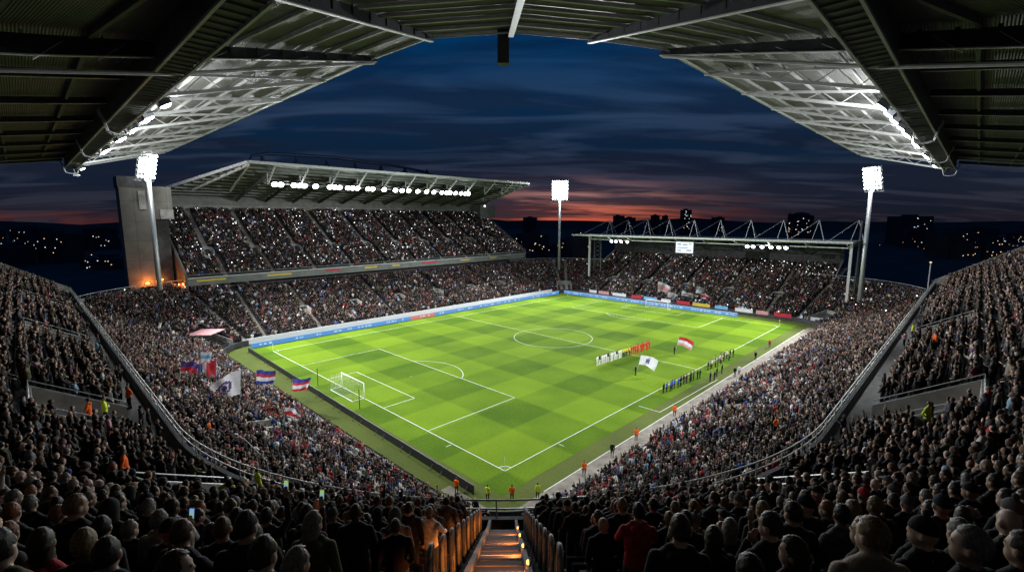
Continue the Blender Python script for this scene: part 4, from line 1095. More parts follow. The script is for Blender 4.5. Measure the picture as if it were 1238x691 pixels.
for i, v in enumerate(VAR):
    b = make_body(v['pose'], v['turn'], v['sport'], v['fem']); v['b'] = b
    rw = body_raw(b); me = bpy.data.meshes.new('body_raw'); me.from_pydata(rw.v, [], rw.f)
    hi = evaluated(me, [('REMESH', dict(mode='VOXEL', voxel_size=.0135, use_smooth_shade=True)), ('SMOOTH', dict(factor=.5, iterations=2))])
    c = np.zeros(len(hi.polygons)*3); hi.polygons.foreach_get('center', c)
    lab = body_labels(b, c.reshape(-1, 3)); hi.materials.clear()
    for m_ in placeholder: hi.materials.append(m_)
    hi.polygons.foreach_set('material_index', lab.astype(np.int32)); hi.polygons.foreach_set('use_smooth', [True]*len(hi.polygons)); hi.name = 'person_body'
    v['me'] = hi; v['lod'] = []
    for ratio, cut in ((.045, 0.), (.014, .30), (.0062, .55)):
        mm = evaluated(hi, [('DECIMATE', dict(ratio=ratio))]); P, T = mesh_arrays(mm); bpy.data.meshes.remove(mm)
        if cut:
            T = T[(P[T][:, :, 2].max(1) > cut)]; u = np.unique(T); mp_ = np.full(len(P), -1); mp_[u] = np.arange(len(u)); P = P[u]; T = mp_[T]
        lb = body_labels(b, P); hd = P-np.array((0, 0, 1.655)); th = v['turn']
        fy = -hd[:, 0]*math.sin(th)+hd[:, 1]*math.cos(th)
        isha = (lb == SKIN) & (P[:, 2] > 1.575) & (np.hypot(P[:, 0], P[:, 1]) < .15) & ((fy < .03) | (P[:, 2] > 1.725))
        lb = np.where(isha, HAIR, lb); lb = np.where((lb == EYE), SKIN, lb)
        v['lod'].append((P, T, lb))
HAIRS = {}
def hair_for(kind, vi):
    k = (kind, vi)
    if k not in HAIRS: HAIRS[k] = hair_mesh(kind, VAR[vi]['turn'])
    return HAIRS[k]
def cloth(name, col): return mat(name, col, .85, var=.3, scale=9, bump=.25, bscale=60, spec=.2)
COATS = [('black', (.006, .006, .007), 28), ('charcoal', (.014, .014, .015), 18), ('navy', (.006, .008, .018), 16), ('dark brown', (.017, .012, .010), 8), ('dark green', (.010, .014, .010), 4), ('grey', (.075, .075, .08), 6), ('red', (.33, .025, .03), 2.2),
         ('white', (.62, .62, .6), 3.5), ('blue', (.03, .07, .24), 1.8), ('maroon', (.07, .014, .02), 3), ('beige', (.26, .21, .16), 4), ('light blue', (.2, .34, .48), 1.2), ('pink', (.5, .25, .27), .8), ('olive', (.07, .07, .035), 3)]
for n_, c_, w_ in COATS: M['coat_'+n_] = cloth('coat_'+n_.replace(' ', '_'), c_)
for n_, c_ in dict(orange=(.85, .13, .015), yellow=(.62, .75, .05)).items(): M['coat_'+n_] = cloth('hi_vis_'+n_, c_)
for n_, c_ in dict(kit_white=(.75, .75, .75), kit_red=(.6, .03, .03), kit_yellow=(.7, .6, .04), kit_blue=(.03, .09, .4), kit_dark=(.02, .02, .03)).items(): M[n_] = cloth(n_, c_)
SKINS = [(.50, .33, .255), (.56, .385, .305), (.42, .265, .19), (.28, .17, .12), (.12, .07, .05)]
for i, c_ in enumerate(SKINS): M['skin%d' % i] = mat('skin_tone_%d' % i, [q*.72 for q in c_], .55, var=.08, scale=20, spec=.35)
def hairmat(name, col):
    m, nt, b = newmat(name); tc = N(nt, 'ShaderNodeTexCoord'); mp = N(nt, 'ShaderNodeMapping'); mp.inputs['Scale'].default_value = (110, 110, 14)
    no = N(nt, 'ShaderNodeTexNoise'); no.inputs['Scale'].default_value = 1.; no.inputs['Detail'].default_value = 3; no.inputs['Distortion'].default_value = .8
    nt.links.new(tc.outputs['Object'], mp.inputs['Vector']); nt.links.new(mp.outputs['Vector'], no.inputs['Vector'])
    rp = N(nt, 'ShaderNodeValToRGB'); e = rp.color_ramp.elements; e[0].position = .32; e[1].position = .68; e[0].color = (*[c*.25 for c in col], 1); e[1].color = (*[min(1, c*1.9) for c in col], 1)
    nt.links.new(no.outputs['Fac'], rp.inputs['Fac']); nt.links.new(rp.outputs['Color'], b.inputs['Base Color']); b.inputs['Roughness'].default_value = .5; b.inputs['Specular IOR Level'].default_value = .25
    bp = N(nt, 'ShaderNodeBump'); bp.inputs['Strength'].default_value = .6; bp.inputs['Distance'].default_value = .006; nt.links.new(no.outputs['Fac'], bp.inputs['Height']); nt.links.new(bp.outputs['Normal'], b.inputs['Normal'])
    return m
HC = [('black', (.012, .010, .009)), ('dark brown', (.03, .018, .011)), ('brown', (.075, .042, .022)), ('grey', (.15, .145, .14)), ('fair', (.15, .10, .05)), ('ginger', (.2, .07, .025))]
for n_, c_ in HC: M['hair_'+n_] = hairmat('hair_'+n_.replace(' ', '_'), c_)
M['jeans'] = cloth('jeans', (.03, .045, .08)); M['trousers'] = cloth('dark_trousers', (.018, .018, .02)); M['shoe'] = mat('shoe_leather', (.02, .018, .016), .5)
M['eye'] = mat('eye_dark', (.03, .02, .02), .3)
def person(loc, yaw, vi, coat, trous, skin, hair, hcol, label, group, scale=1., shoe='shoe', hatmat=None):
    o = bpy.data.objects.new('person', VAR[vi]['me']); COL.objects.link(o)
    o.location = loc; o.rotation_euler = (0, 0, yaw); o.scale = (scale*random.uniform(.98, 1.04),)*2+(scale,)
    for i, m_ in enumerate((coat, trous, skin, 'hair_black', shoe, 'eye')):
        o.material_slots[i].link = 'OBJECT'; o.material_slots[i].material = M[m_]
    if hair:
        me = hair_for(hair, vi)
        nm_ = {'short': 'hair', 'long': 'hair', 'fringe': 'hair', 'beanie': 'woolly_hat', 'cap': 'cap', 'hood': 'hood'}[hair]
        if not me.materials: me.materials.append(M['hair_black'])
        h = bpy.data.objects.new(nm_, me); COL.objects.link(h); h.parent = o
        h.material_slots[0].link = 'OBJECT'; h.material_slots[0].material = M[hatmat or 'hair_'+hcol]
    return tag(o, label, 'person', group)

# ------------------------------------------------------------------ all places in the stands
def normal_yaw(n): return math.atan2(n[0], -n[1])    # local +y looks towards the pitch (-n)
places = []   # x, y, z, yaw, zone, r, q
def add_rows(path, q0, q1, r0, r1, zf, zone, aisles, step=.5, aw=.62, skip=None, fill=.975):
    for r in np.arange(r0, r1-1e-6, PITCHROW):
        segs = [(t, ln_, g_) for t, ln_, g_ in path.segs if t < q1 and t+ln_ > q0]
        for t, ln_, g_ in segs:
            a = max(q0, t); b = min(q1, t+ln_); sc = 1. if g_[0] == 'line' else r/30.
            n_ = int((b-a)*sc/step)
            for i in range(n_):
                q = a+(i+.5)*(b-a)/n_
                if abs(q-SM)*r/30. < 1.32 and path is NEAR: continue
                if any(abs(q-u)*sc < aw for u in aisles): continue
                if skip and skip(q, r): continue
                if rng.random() > fill: continue
                bb, nn = path.at(q); rj = r+.36+rng.uniform(-.2, .2); j = rng.uniform(-.12, .12)
                places.append((bb[0]+nn[0]*rj-nn[1]*j, bb[1]+nn[1]*rj+nn[0]*j, zf(r+.4), normal_yaw(nn), zone, r, q))
def skip_low(q, r):
    da = (q-SEG['c0'][0]-A30/2)/30/R(1)
    if -16 < da < 27 and r < (13.4 if da < 15 else 11.): return True
    if abs(da) < 5 and r < 22: return True
    if q < SEG['left'][1] and r < 9.8: return True
    return any(abs(q-m_[0])*(r/30. if any(SEG[c_][0] < m_[0] < SEG[c_][1] for c_ in ('c0', 'c1', 'c2', 'c3')) else 1) < m_[3]/2+.4 and m_[1]-.6 < r < m_[2]+.3 for m_ in MOUTHS)
add_rows(NEAR, 0.6, NEAR.len-.4, UP0, 53, zup, 0, AISLE_UP, skip=lambda q, r: in_vom(q, r))
for q in np.arange(2, NEAR.len-2, .75):       # people standing on the walkway
    if abs(q-SM) < 4 or rng.random() > (.6 if q < SM+20 else .18): continue
    bb, nn = NEAR.at(q); rj = 29.7+rng.uniform(0, 1.1); places.append((bb[0]+nn[0]*rj, bb[1]+nn[1]*rj, 12.95, normal_yaw(nn)+rng.uniform(-.5, .5), 0, 29.7, q))
add_rows(BOWL, 0, BOWL.len, LOW0, 28.6, zlow, 1, AISLE_LOW, step=.6, skip=skip_low)
add_rows(BOWL, SEG['c3'][0]-6, SEG['c3'][1], 29.1, 32.5, zlow, 1, AISLE_LOW)
add_rows(BOWL, ES[0]+1.5, ES[1]-2.5, 29.1, 36.4, zlow, 2, AISLE_LOW)
for y in np.arange(MY0, MY1-.6, PITCHROW):
    for x in np.arange(MX0+.6, MX1-.3, .52):
        if any(abs(x-u) < .85 and y > 109 for u in MAISLE) or any(abs(x-u-1.3) < .7 and y < 107 for u in MAISLE): continue
        if any(abs(x-u) < 1.5 and 106.3 < y < 110 for u in MVX): continue
        if rng.random() < .96: places.append((x+rng.uniform(-.1, .1), y+.36+rng.uniform(-.07, .07), zmain(y+.4), PI+normal_yaw((0, -1)) if False else PI, 3, y, x))
A = np.array([p[:4] for p in places]); ZN = np.array([p[4] for p in places]); RQ_ = np.array([p[5:7] for p in places])
head = A[:, :3]+np.array((0, 0, 1.6)); px, py, pw = project(head)
vis = (pw > 2.7) & (px > -130) & (px < 1370) & (py > 120) & (py < 730+900/np.maximum(pw, 1))
# people of the lower tier wholly hidden behind the front of the upper tier are left out
def near_r(x, y): return np.where((x < 0) & (y < 0), np.hypot(x, y), np.maximum(-x, -y))
def solve_px(tx, ty, zf, h):     # where a sight line meets a tier
    d = FW+RT*(tx-619)/FPX+UP*(345.5-ty)/FPX; prev = None
    for t_ in np.arange(2, 160, .05):
        p = CAM+d*t_; r_ = float(near_r(np.array([p[0]]), np.array([p[1]]))[0])
        if p[2] < zf(r_)+h: return p, r_
    return p, r_
STEW = []
for tx, ty, c_, tier, w_ in ((155, 474, 'orange', 'w', 'on the walkway behind the left guard rail'), (107, 493, 'orange', 'u', 'beside a yellow steward at the left barrier'), (126, 490, 'yellow', 'u', 'beside an orange steward at the left barrier'),
                             (275, 594, 'yellow', 'u', 'at the near end of the lower left barrier'), (312, 578, 'yellow', 'w', 'on the walkway above the lower left barrier'), (1122, 498, 'yellow', 'u', 'in front of the right-hand barrier'), (1095, 428, 'red', 'w', 'on the walkway behind the right guard rail'),
                             (1104, 396, 'yellow', 'w', 'far along the right walkway by the rail'), (1131, 408, 'orange', 'u', 'among dark seats high on the right'), (938, 510, 'orange', 'l', 'at the small barrier inside the right terrace'), (253, 514, 'orange', 'l', 'in the dense left terrace crowd'),
                             (150, 558, 'orange', 'u', 'in the dark lower left seats')):
    zf = {'w': (lambda r_: 12.95), 'u': zup, 'l': zlow}[tier]; p, r_ = solve_px(tx, ty, zf, 1.3); STEW.append((c_, w_, (p[0], p[1], zf(r_))))
for _, _, p in STEW:
    tc_ = CAM[:2]-np.array(p[:2]); tc_ /= np.linalg.norm(tc_)
    for kk in (0, .9): vis &= np.hypot(A[:, 0]-p[0]-tc_[0]*kk, A[:, 1]-p[1]-tc_[1]*kk) > .72
vis &= ~((rng.random(len(A)) < .16) & (np.sin(A[:, 0]*.55+2*np.sin(A[:, 1]*.21))*np.sin(A[:, 1]*.47+A[:, 2]) > .45))
dl = head-CAM; hid = np.zeros(len(A), bool)
for t_ in np.linspace(.02, .98, 90):
    p_ = CAM+dl*t_; hid |= (near_r(p_[:, 0], p_[:, 1]) < 29.6) & (near_r(p_[:, 0], p_[:, 1]) > 28.8) & (p_[:, 2] < 13.0) & (p_[:, 0] < 102) & (p_[:, 1] < 87)
vis &= ~((ZN == 1) & hid)
keep = np.where(vis)[0]; A, ZN, RQ_, pw, px, py = A[keep], ZN[keep], RQ_[keep], pw[keep], px[keep], py[keep]
# the 225 that show largest become people of their own
infr = (ZN == 0) & (pw > 2.7) & (px > -10) & (px < 1248) & (py < 700)
order = np.argsort(np.where(infr, pw, 1e9)); IND = order[:225]
rows_r = sorted({round(float(RQ_[i, 0]), 2) for i in IND}, reverse=True)
cw = np.array([c_[2] for c_ in COATS], float); cw /= cw.sum()
want = {}    # phones held up near these picture points
for tx, ty, vi in ((192, 655, 4), (318, 625, 5), (366, 635, 5)):
    k = min(IND, key=lambda i: (px[i]-tx)**2+(py[i]-ty)**2+(1e6 if i in want else 0)); want[k] = vi
seat_no = {}
for r_ in rows_r:
    for sd in (-1, 1):
        ks = [i for i in IND if round(float(RQ_[i, 0]), 2) == r_ and (RQ_[i, 1]-SM)*sd > 0]
        for n_, i in enumerate(sorted(ks, key=lambda i: abs(RQ_[i, 1]-SM))): seat_no[i] = n_
POSEW = np.array([6, 8, 5, 1, .8, 0, 3, 2, .1, 3, .6, 1, 5, .05]); POSEW /= POSEW.sum()
prng = np.random.default_rng(5)
ptext = {'down': 'standing', 'pockets': 'hands in pockets', 'crossed': 'arms crossed', 'clap': 'clapping', 'phone': 'holding a phone', 'phone_up': 'raising a phone', 'behind': 'hands behind back', 'cheer': 'arms raised', 'lean': 'leaning forward', 'mouth': 'hands at mouth', 'scarf': 'arms raised'}
phones = []
for i in IND:
    vi = want.get(i, int(prng.choice(14, p=POSEW))); v = VAR[vi]
    cn_ = COATS[int(prng.choice(len(COATS), p=np.where(np.array([c_[0] in ('white', 'light blue', 'pink') for c_ in COATS]), cw*.3, cw)/np.where(np.array([c_[0] in ('white', 'light blue', 'pink') for c_ in COATS]), cw*.3, cw).sum()))][0]
    hk = 'long' if v['fem'] else str(prng.choice(['short', 'fringe', '', 'beanie', 'cap', 'hood'], p=[.74, .0, .08, .09, .06, .03]))
    hc = HC[int(prng.choice(6, p=[.3, .3, .16, .14, .06, .04]))][0]; sk = 'skin%d' % int(prng.choice(5, p=[.36, .36, .14, .09, .05]))
    hm = None
    if hk in ('beanie', 'cap'): hcn = str(prng.choice(['black', 'navy', 'red', 'grey'], p=[.5, .25, .1, .15])); hm = 'coat_'+hcn
    if hk == 'hood': hm = 'coat_'+cn_
    look = {'long': f'long {hc} hair', 'short': f'short {hc} hair', 'fringe': 'balding', '': 'bald', 'beanie': f'{"" if not hm else hm[5:]} bobble hat', 'cap': f'{"" if not hm else hm[5:]} cap', 'hood': 'hood up'}[hk]
    ri = rows_r.index(round(float(RQ_[i, 0]), 2)); sd = 'left' if RQ_[i, 1] < SM else 'right'
    lab = f'{cn_} coat, {look}, {ORD[seat_no[i]]} {sd} of stairs, {ORD[ri]} row from bottom'
    yw = A[i, 3]+prng.uniform(-.25, .25)
    sc_ = prng.uniform(.93, 1.04)*(1.0 if not v['fem'] else .95)
    o = person(A[i, :3], yw, vi, 'coat_'+cn_, str(prng.choice(['jeans', 'trousers'])), sk, hk, hc, lab[0].upper()+lab[1:] if False else lab, 'spectators standing in the near upper tier', sc_, hatmat=hm)
    if i in want: phones.append((o, vi))
for n_, (o, vi) in enumerate(phones):
    hp_ = Vector({4: (.11, .335, 1.47), 5: (.18, .28, 1.90)}[vi])*o.scale.z
    lab = ['lit phone held low in a dark crowd hand at lower left', 'lit phone held up among heads, left one of the pair', 'lit phone held up among heads, right one of the pair'][n_]
    wp = Matrix.Translation(o.location)@Matrix.Rotation(o.rotation_euler.z, 4, 'Z')@hp_
    g = empty('phone', wp, o.rotation_euler.z, lab, 'phone'); g.rotation_euler.x = R(-12)
    m = MB(); m.box((0, .006, .05), (.066, .010, .13)); m.build('case', M['black'], g)
    m = MB(); m.box((0, -.001, .05), (.059, .004, .12)); m.build('screen', M['phone_blue'] if n_ == 0 else M['phone_green'], g)
    m = MB(); m.box((0, -.005, .03), (.05, .003, .045)); m.build('picture', M['phone_green'] if n_ == 0 else M['phone_blue'], g)

# ------------------------------------------------------------------ the rest of the crowd: one mesh, coloured per person
rest = np.setdiff1d(np.arange(len(A)), IND)
coatc = np.array([c_[1] for c_ in COATS]); skinc = np.array(SKINS); hairc = np.array([c_[1] for c_ in HC])
dist = pw[rest]; lod = np.where(dist < 26, 0, np.where(dist < 62, 1, 2))
crw = {0: np.array([5, 5, 4, 4, 1., .3, 3, 3, .8, 3, 1.5, 2, 4, .3]), 1: np.array([4, 4, 4, 6, 1, .6, 3, 2, 2.2, 3, 1.5, 2, 3, .5])}
VV, TT, CC = [], [], []; off = 0
for li in (0, 1, 2):
    w_ = crw[0 if li == 0 else 1]; w_ = w_/w_.sum()
    ids = rest[lod == li]; pv = rng.choice(14, size=len(ids), p=w_)
    for vi in range(14):
        k = ids[pv == vi]
        if not len(k): continue
        P, T, lb = VAR[vi]['lod'][li]; n_ = len(k)
        yw = A[k, 3]+rng.uniform(-.3, .3, n_); sc_ = rng.uniform(.86, 1.06, n_); wx = rng.uniform(1.0, 1.25, n_); sc_ = np.where(ZN[k] == 1, sc_*1.07, sc_)
        ca, sa = np.cos(yw)[:, None], np.sin(yw)[:, None]
        x = P[None, :, 0]*(sc_*wx)[:, None]; y = P[None, :, 1]*(sc_*wx)[:, None]; z = P[None, :, 2]*sc_[:, None]
        V = np.stack([x*ca-y*sa+A[k, 0][:, None], x*sa+y*ca+A[k, 1][:, None], z+A[k, 2][:, None]], 2)
        # clothes: more white and red in the near lower tier, darker high up in the far stands
        zone = ZN[k]; lowz = (zone == 1) & (RQ_[k, 0] < 20); clump = .55+.9*(np.sin(A[k, 0]*.31+1.3*np.sin(A[k, 1]*.17))*np.sin(A[k, 1]*.27+A[k, 2]*.4) > .1)
        cwk = np.where(np.array([c_[0] in ('red', 'white', 'light blue', 'blue') for c_ in COATS])[None, :], cw[None, :]*np.where(lowz & (pw[k] < 95), 5.0, np.where(zone == 0, .4, 1.0))[:, None]*clump[:, None], cw[None, :])
        cum = np.cumsum(cwk/cwk.sum(1, keepdims=True), 1); ci = (rng.random(n_)[:, None] > cum).sum(1).clip(0, len(COATS)-1)
        tab = np.zeros((n_, 6, 3)); br = rng.uniform(.5, 1.35, n_)[:, None]
        tab[:, COAT] = coatc[ci]*br; tab[:, TROU] = np.array((.008, .009, .012)); tab[:, SKIN] = skinc[rng.choice(5, size=n_, p=[.38, .38, .13, .07, .04])]*(.14+1.1*rng.random(n_)**1.6)[:, None]
        hi_ = rng.choice(6, size=n_, p=[.3, .3, .16, .12, .08, .04]); tab[:, HAIR] = hairc[hi_]
        hat = rng.random(n_); hb = hat < .24; tab[hb, HAIR] = coatc[rng.choice(len(COATS), size=hb.sum(), p=cw)]; bald = (hat > .88); tab[bald, HAIR] = tab[bald, SKIN]
        tab[:, SHOE] = .015; C = tab[:, lb]
        VV.append(V.reshape(-1, 3)); CC.append(C.reshape(-1, 3))
        TT.append((T[None]+(off+np.arange(n_)*len(P))[:, None, None]).reshape(-1, 3)); off += n_*len(P)
VV = np.concatenate(VV); TT = np.concatenate(TT); CC = np.concatenate(CC)
nbody = len(TT)
# phone torches held up in the far stands
far = np.where((ZN >= 2) | ((ZN == 1) & (pw > 95)))[0]; tk = rng.choice(far, size=min(1700, len(far)), replace=False)
wts = np.where(ZN[tk] == 1, .15, np.where(ZN[tk] == 3, 1., .9)); tk = tk[rng.random(len(tk)) < wts]
oc = np.array([(1, 0, 0), (-1, 0, 0), (0, 1, 0), (0, -1, 0), (0, 0, 1), (0, 0, -1)], float); of = np.array([(0, 2, 4), (2, 1, 4), (1, 3, 4), (3, 0, 4), (2, 0, 5), (1, 2, 5), (3, 1, 5), (0, 3, 5)])
sz = rng.uniform(.04, .05, len(tk))+.12*rng.random(len(tk))**3; ofs = np.stack([-np.sin(A[tk, 3])*.35, np.cos(A[tk, 3])*.35, rng.uniform(1.2, 1.9, len(tk))], 1)
PV = (oc[None]*sz[:, None, None]+(A[tk, :3]+ofs)[:, None]).reshape(-1, 3); PT = (of[None]+(off+np.arange(len(tk))*6)[:, None, None]).reshape(-1, 3)
VV = np.concatenate([VV, PV]); TT = np.concatenate([TT, PT]); CC = np.concatenate([CC, np.full((len(PV), 3), .5)])
cme = bpy.data.meshes.new('crowd'); cme.vertices.add(len(VV)); cme.vertices.foreach_set('co', VV.astype(np.float32).ravel())
cme.loops.add(len(TT)*3); cme.loops.foreach_set('vertex_index', TT.astype(np.int32).ravel())
cme.polygons.add(len(TT)); cme.polygons.foreach_set('loop_start', np.arange(0, len(TT)*3, 3, dtype=np.int32))
mi_ = np.zeros(len(TT), np.int32); mi_[nbody:] = 1
m, nt, b = newmat('crowd_clothes'); at = N(nt, 'ShaderNodeAttribute'); at.attribute_name = 'Col'; nt.links.new(at.outputs['Color'], b.inputs['Base Color']); b.inputs['Roughness'].default_value = .8; b.inputs['Specular IOR Level'].default_value = .2
cme.materials.append(m); cme.materials.append(emit('phone_torch', (.9, .95, 1), 4))
cme.polygons.foreach_set('material_index', mi_); cme.update(calc_edges=True)
at = cme.color_attributes.new('Col', 'FLOAT_COLOR', 'POINT'); at.data.foreach_set('color', np.concatenate([CC, np.ones((len(CC), 1))], 1).astype(np.float32).ravel())
cme.polygons.foreach_set('use_smooth', np.ones(len(TT), bool))
co = bpy.data.objects.new('crowd', cme); COL.objects.link(co); tag(co, 'dense packed crowd of spectators filling every tier of the stadium', 'crowd', kind='stuff')
print('places', len(A), 'verts', len(VV), 'tris', len(TT))

for q, r, ln_, lab in ((SEG['right'][0]+3, 21.5, 7, 'steel crush barrier in the right terrace close to the upper rail'), (SEG['right'][0]+17, 17, 6, 'steel crush barrier half way down the right terrace'), (SEG['right'][0]+34, 24, 6, 'steel crush barrier high in the right terrace near the rail end'),
                       (SEG['left'][0]+W-8, 22.5, 6, 'steel crush barrier in the left terrace just below the upper rail'), (SEG['left'][0]+W-27, 23, 6, 'steel crush barrier in the left terrace behind the huge white flag')):
    b_, n_ = BOWL.at(q); e_ = Vector((-n_[1], n_[0], 0)); c_ = Vector((b_[0]+n_[0]*r, b_[1]+n_[1]*r, zlow(r))); g = empty('crush_barrier', c_, 0, lab, 'barrier')
    m = MB(); m.tube([e_*(-ln_/2)+Vector((0, 0, 1.55)), e_*(ln_/2)+Vector((0, 0, 1.55))], .035, 6); m.build('top_rail', M['hoop'], g)
    for k in range(4):
        p_ = e_*(-ln_/2+ln_*k/3); m = MB(); m.tube([p_+Vector((0, 0, -.3)), p_+Vector((0, 0, 1.55))], .045, 6); m.build('post', M['steel'], g)
# ------------------------------------------------------------------ players, stewards, flags
def put(x, y, z, yaw, vi, kit, trous, label, group, shoe='shoe', hair='short', hc=None, sc_=1., skin=None, hm=None):
    return person((x, y, z), yaw, vi, kit, trous, skin or 'skin%d' % random.choice((0, 1, 1, 2, 3)), hair, hc or random.choice(('black', 'dark brown', 'brown')), label, group, sc_, shoe, hm)
n_ = 27
for i in range(n_):
    f = i/(n_-1); x = 39.5+17.7*f; y = 14.7-1.3*f
    if i < 12: k = ('kit_white', 'kit_white' , 'white'); w_ = 'kit_white'; nm_ = f'footballer in white kit, {ORD[i]} from left in the pitch line-up'
    elif i < 16: k = ('kit_yellow', 'kit_dark', ''); w_ = 'kit_dark'; nm_ = f'match official in yellow shirt between the teams, {ORD[i-12]} from the white team'
    else: k = ('kit_red', 'kit_red', ''); w_ = 'kit_red'; nm_ = f'footballer in red kit, {ORD[i-16]} of the red team counting away from the officials'
    put(x, y+random.uniform(-.12, .12), 0, PI+random.uniform(-.15, .15), 14+i % 3 if i % 3 != 2 else 14, k[0] if i % 4 != 1 or i >= 12 else 'kit_dark', k[1], nm_ if i >= 12 or i % 4 != 1 else nm_.replace('white kit', 'dark top and white shorts'), 'players lined up on the pitch', w_, sc_=1.05)
for i in range(15):
    f = i/14; x = 34.5+11.*f; y = -1.4-.9*f; kit = ['coat_black', 'kit_blue', 'kit_blue', 'kit_blue', 'kit_blue', 'kit_blue', 'coat_black', 'coat_navy', 'coat_black', 'coat_maroon', 'kit_dark', 'coat_maroon', 'coat_grey', 'coat_black', 'coat_black'][i]
    put(x, y+random.uniform(-.2, .2), 0, random.choice((0, 0, PI)), random.choice((0, 1, 2, 12)) if 'coat' in kit else 15, kit, 'trousers', f'person in {kit.split("_")[1]} top along the touchline, {ORD[i]} from the near end', 'people lined up along the touchline', sc_=.98)
for i in range(14):
    f = i/13; x = 51.1+12*f; y = -1.5; kit = ['coat_black', 'coat_beige', 'coat_white', 'coat_beige', 'coat_grey', 'coat_beige', 'coat_pink', 'coat_white', 'coat_beige', 'coat_maroon', 'coat_beige', 'coat_white', 'coat_black', 'coat_black'][i]
    put(x, y+random.uniform(-.5, .5), 0, random.choice((0, .3, PI)), random.choice((0, 1, 2, 3)), kit, 'trousers', f'person in {kit.split("_")[1]} jacket in the farther touchline group, {ORD[i]} from its near end', 'people in the farther touchline group', sc_=.98)
for i, (x, y, kt) in enumerate(((45.2, -4.4, 'coat_black'), (46.2, -4.7, 'coat_navy'), (48.6, -4.2, 'coat_black'), (50.9, -4.2, 'coat_charcoal'))):
    put(x, y, 0, 0, i % 3, kt, 'trousers', f'person in {kt[5:]} coat waiting just off the touchline, {ORD[i]} from the nearer end', 'people waiting off the touchline')
vest = [(-6.6, .3, 'orange', 'on the turf at the left end of the corner path'), (-5.3, -2.9, 'yellow', 'left of the orange steward in the corner'), (-3.6, -4.6, 'orange', 'between the two yellow stewards in the corner'), (-1.6, -6.2, 'yellow', 'right of the orange steward in the corner'),
        (5.2, -6.9, 'orange', 'on the pale path nearest the corner'), (10.9, -6.8, 'black', 'on the pale path between two orange stewards'), (16.5, -6.7, 'orange', 'on the pale path beyond the dark steward'), (27., -6.7, 'orange', 'on the pale path near the technical area line'),
        (64., -5.7, 'black', 'standing alone by the far half of the touchline'), (75.9, -4.8, 'red', 'small beside the far path end'), (50.7, -6.5, 'black', 'in front of the middle of the right terrace'), (52.2, -6.7, 'white', 'beside a dark figure before the right terrace')]
for x, y, c_, w_ in vest:
    put(x, y, .05, PI/4*3+random.uniform(-.5, .5) if x > 0 else PI*.75+PI+random.uniform(-.4, .4), random.choice((0, 1, 6)) if x < 0 else 0, 'coat_'+c_, 'trousers', (f'steward in {c_} vest ' if c_ in ('orange', 'yellow') else f'person in {c_} coat ')+w_, 'stewards and staff around the pitch', hair='short')
for (c_, w_, (x, y, z)) in STEW:
    yw = math.atan2(x, -y) if x < 0 and y < 0 else (-PI/2 if x < -20 else 0)
    put(x, y, z, yw+random.uniform(-.6, .6)+(PI if random.random() < .4 else 0), random.choice((0, 1, 2)), 'coat_'+c_, 'trousers', (f'steward in {c_} jacket ' if c_ != 'red' else 'person in red jacket ')+w_, 'stewards in the stands', sc_=1.06)

def flag(base, top, w_, h_, cols, label, yaw, group=None, emblem=None, droop=.35, vertical=False, seed=0):
    g = empty('flag', base, 0, label, 'flag', group); r_ = random.Random(seed)
    t_ = Vector(top)-Vector(base)
    m = MB(); m.tube([(0, 0, 0), t_*.5, t_], .022, 6); m.build('pole', M['steel'], g)
    nu, nv = 22, 14; vs = []; fs = []; mi = []; u_ = t_.normalized(); e = Vector((math.cos(yaw), math.sin(yaw), 0)); nrm = e.cross(Vector((0, 0, 1)))
    ph = r_.uniform(0, 6)
    for side in (0, 1):
        for j in range(nv+1):
            for i in range(nu+1):
                a = i/nu; b_ = j/nv
                p = t_-u_*(b_*h_)+e*(a*w_*(1-.10*b_*a))+nrm*(.15*w_*a**.7*math.sin(6.5*a+ph+1.9*b_)+.06*w_*a**.5*math.sin(14*a+2*ph+4*b_))+Vector((0, 0, -droop*w_*a*a*(.7+.3*math.sin(ph+2*b_))))
                vs.append(p+nrm*(.006*side))
    q = (nu+1)*(nv+1)
    for j in range(nv):
        for i in range(nu):
            k = j*(nu+1)+i; f = (k, k+1, k+nu+2, k+nu+1); st = int((i/nu if vertical else j/nv)*len(cols))
            fs += [f, tuple(q+x for x in reversed(f))]; mi += [st, st]
    m = MB(); m.v = [tuple(v) for v in vs]; m.f = fs; m.m = mi; m.n = len(vs)
    cl = m.build('cloth', [M['flag_'+c_] for c_ in cols], g, True)
    if emblem:
        m = MB(); k0 = []
        for s_ in (1.6,):
            fs = []; vs2 = [Vector(v)+nrm*(.03*sg) for sg in (-1, 1) for v in vs[:q]]
            for sg in (0, 1):
                for j in range(nv):
                    for i in range(nu):
                        a = (i+.5)/nu-.5; b_ = (j+.5)/nv-.5; d_ = math.hypot(a*w_/h_, b_)
                        if (d_ < .27 and not (.13 < d_ < .19)): k = sg*q+j*(nu+1)+i; fs.append((k, k+1, k+nu+2, k+nu+1))
            us = sorted({x for f in fs for x in f}); ix = {x: y for y, x in enumerate(us)}; vs2 = [vs2[x] for x in us]; fs = [tuple(ix[x] for x in f) for f in fs]
        m.v = [tuple(v) for v in vs2]; m.f = fs; m.m = [0]*len(fs); m.n = len(vs2)
        m.build('emblem', M['flag_'+emblem], g, True)
    return g
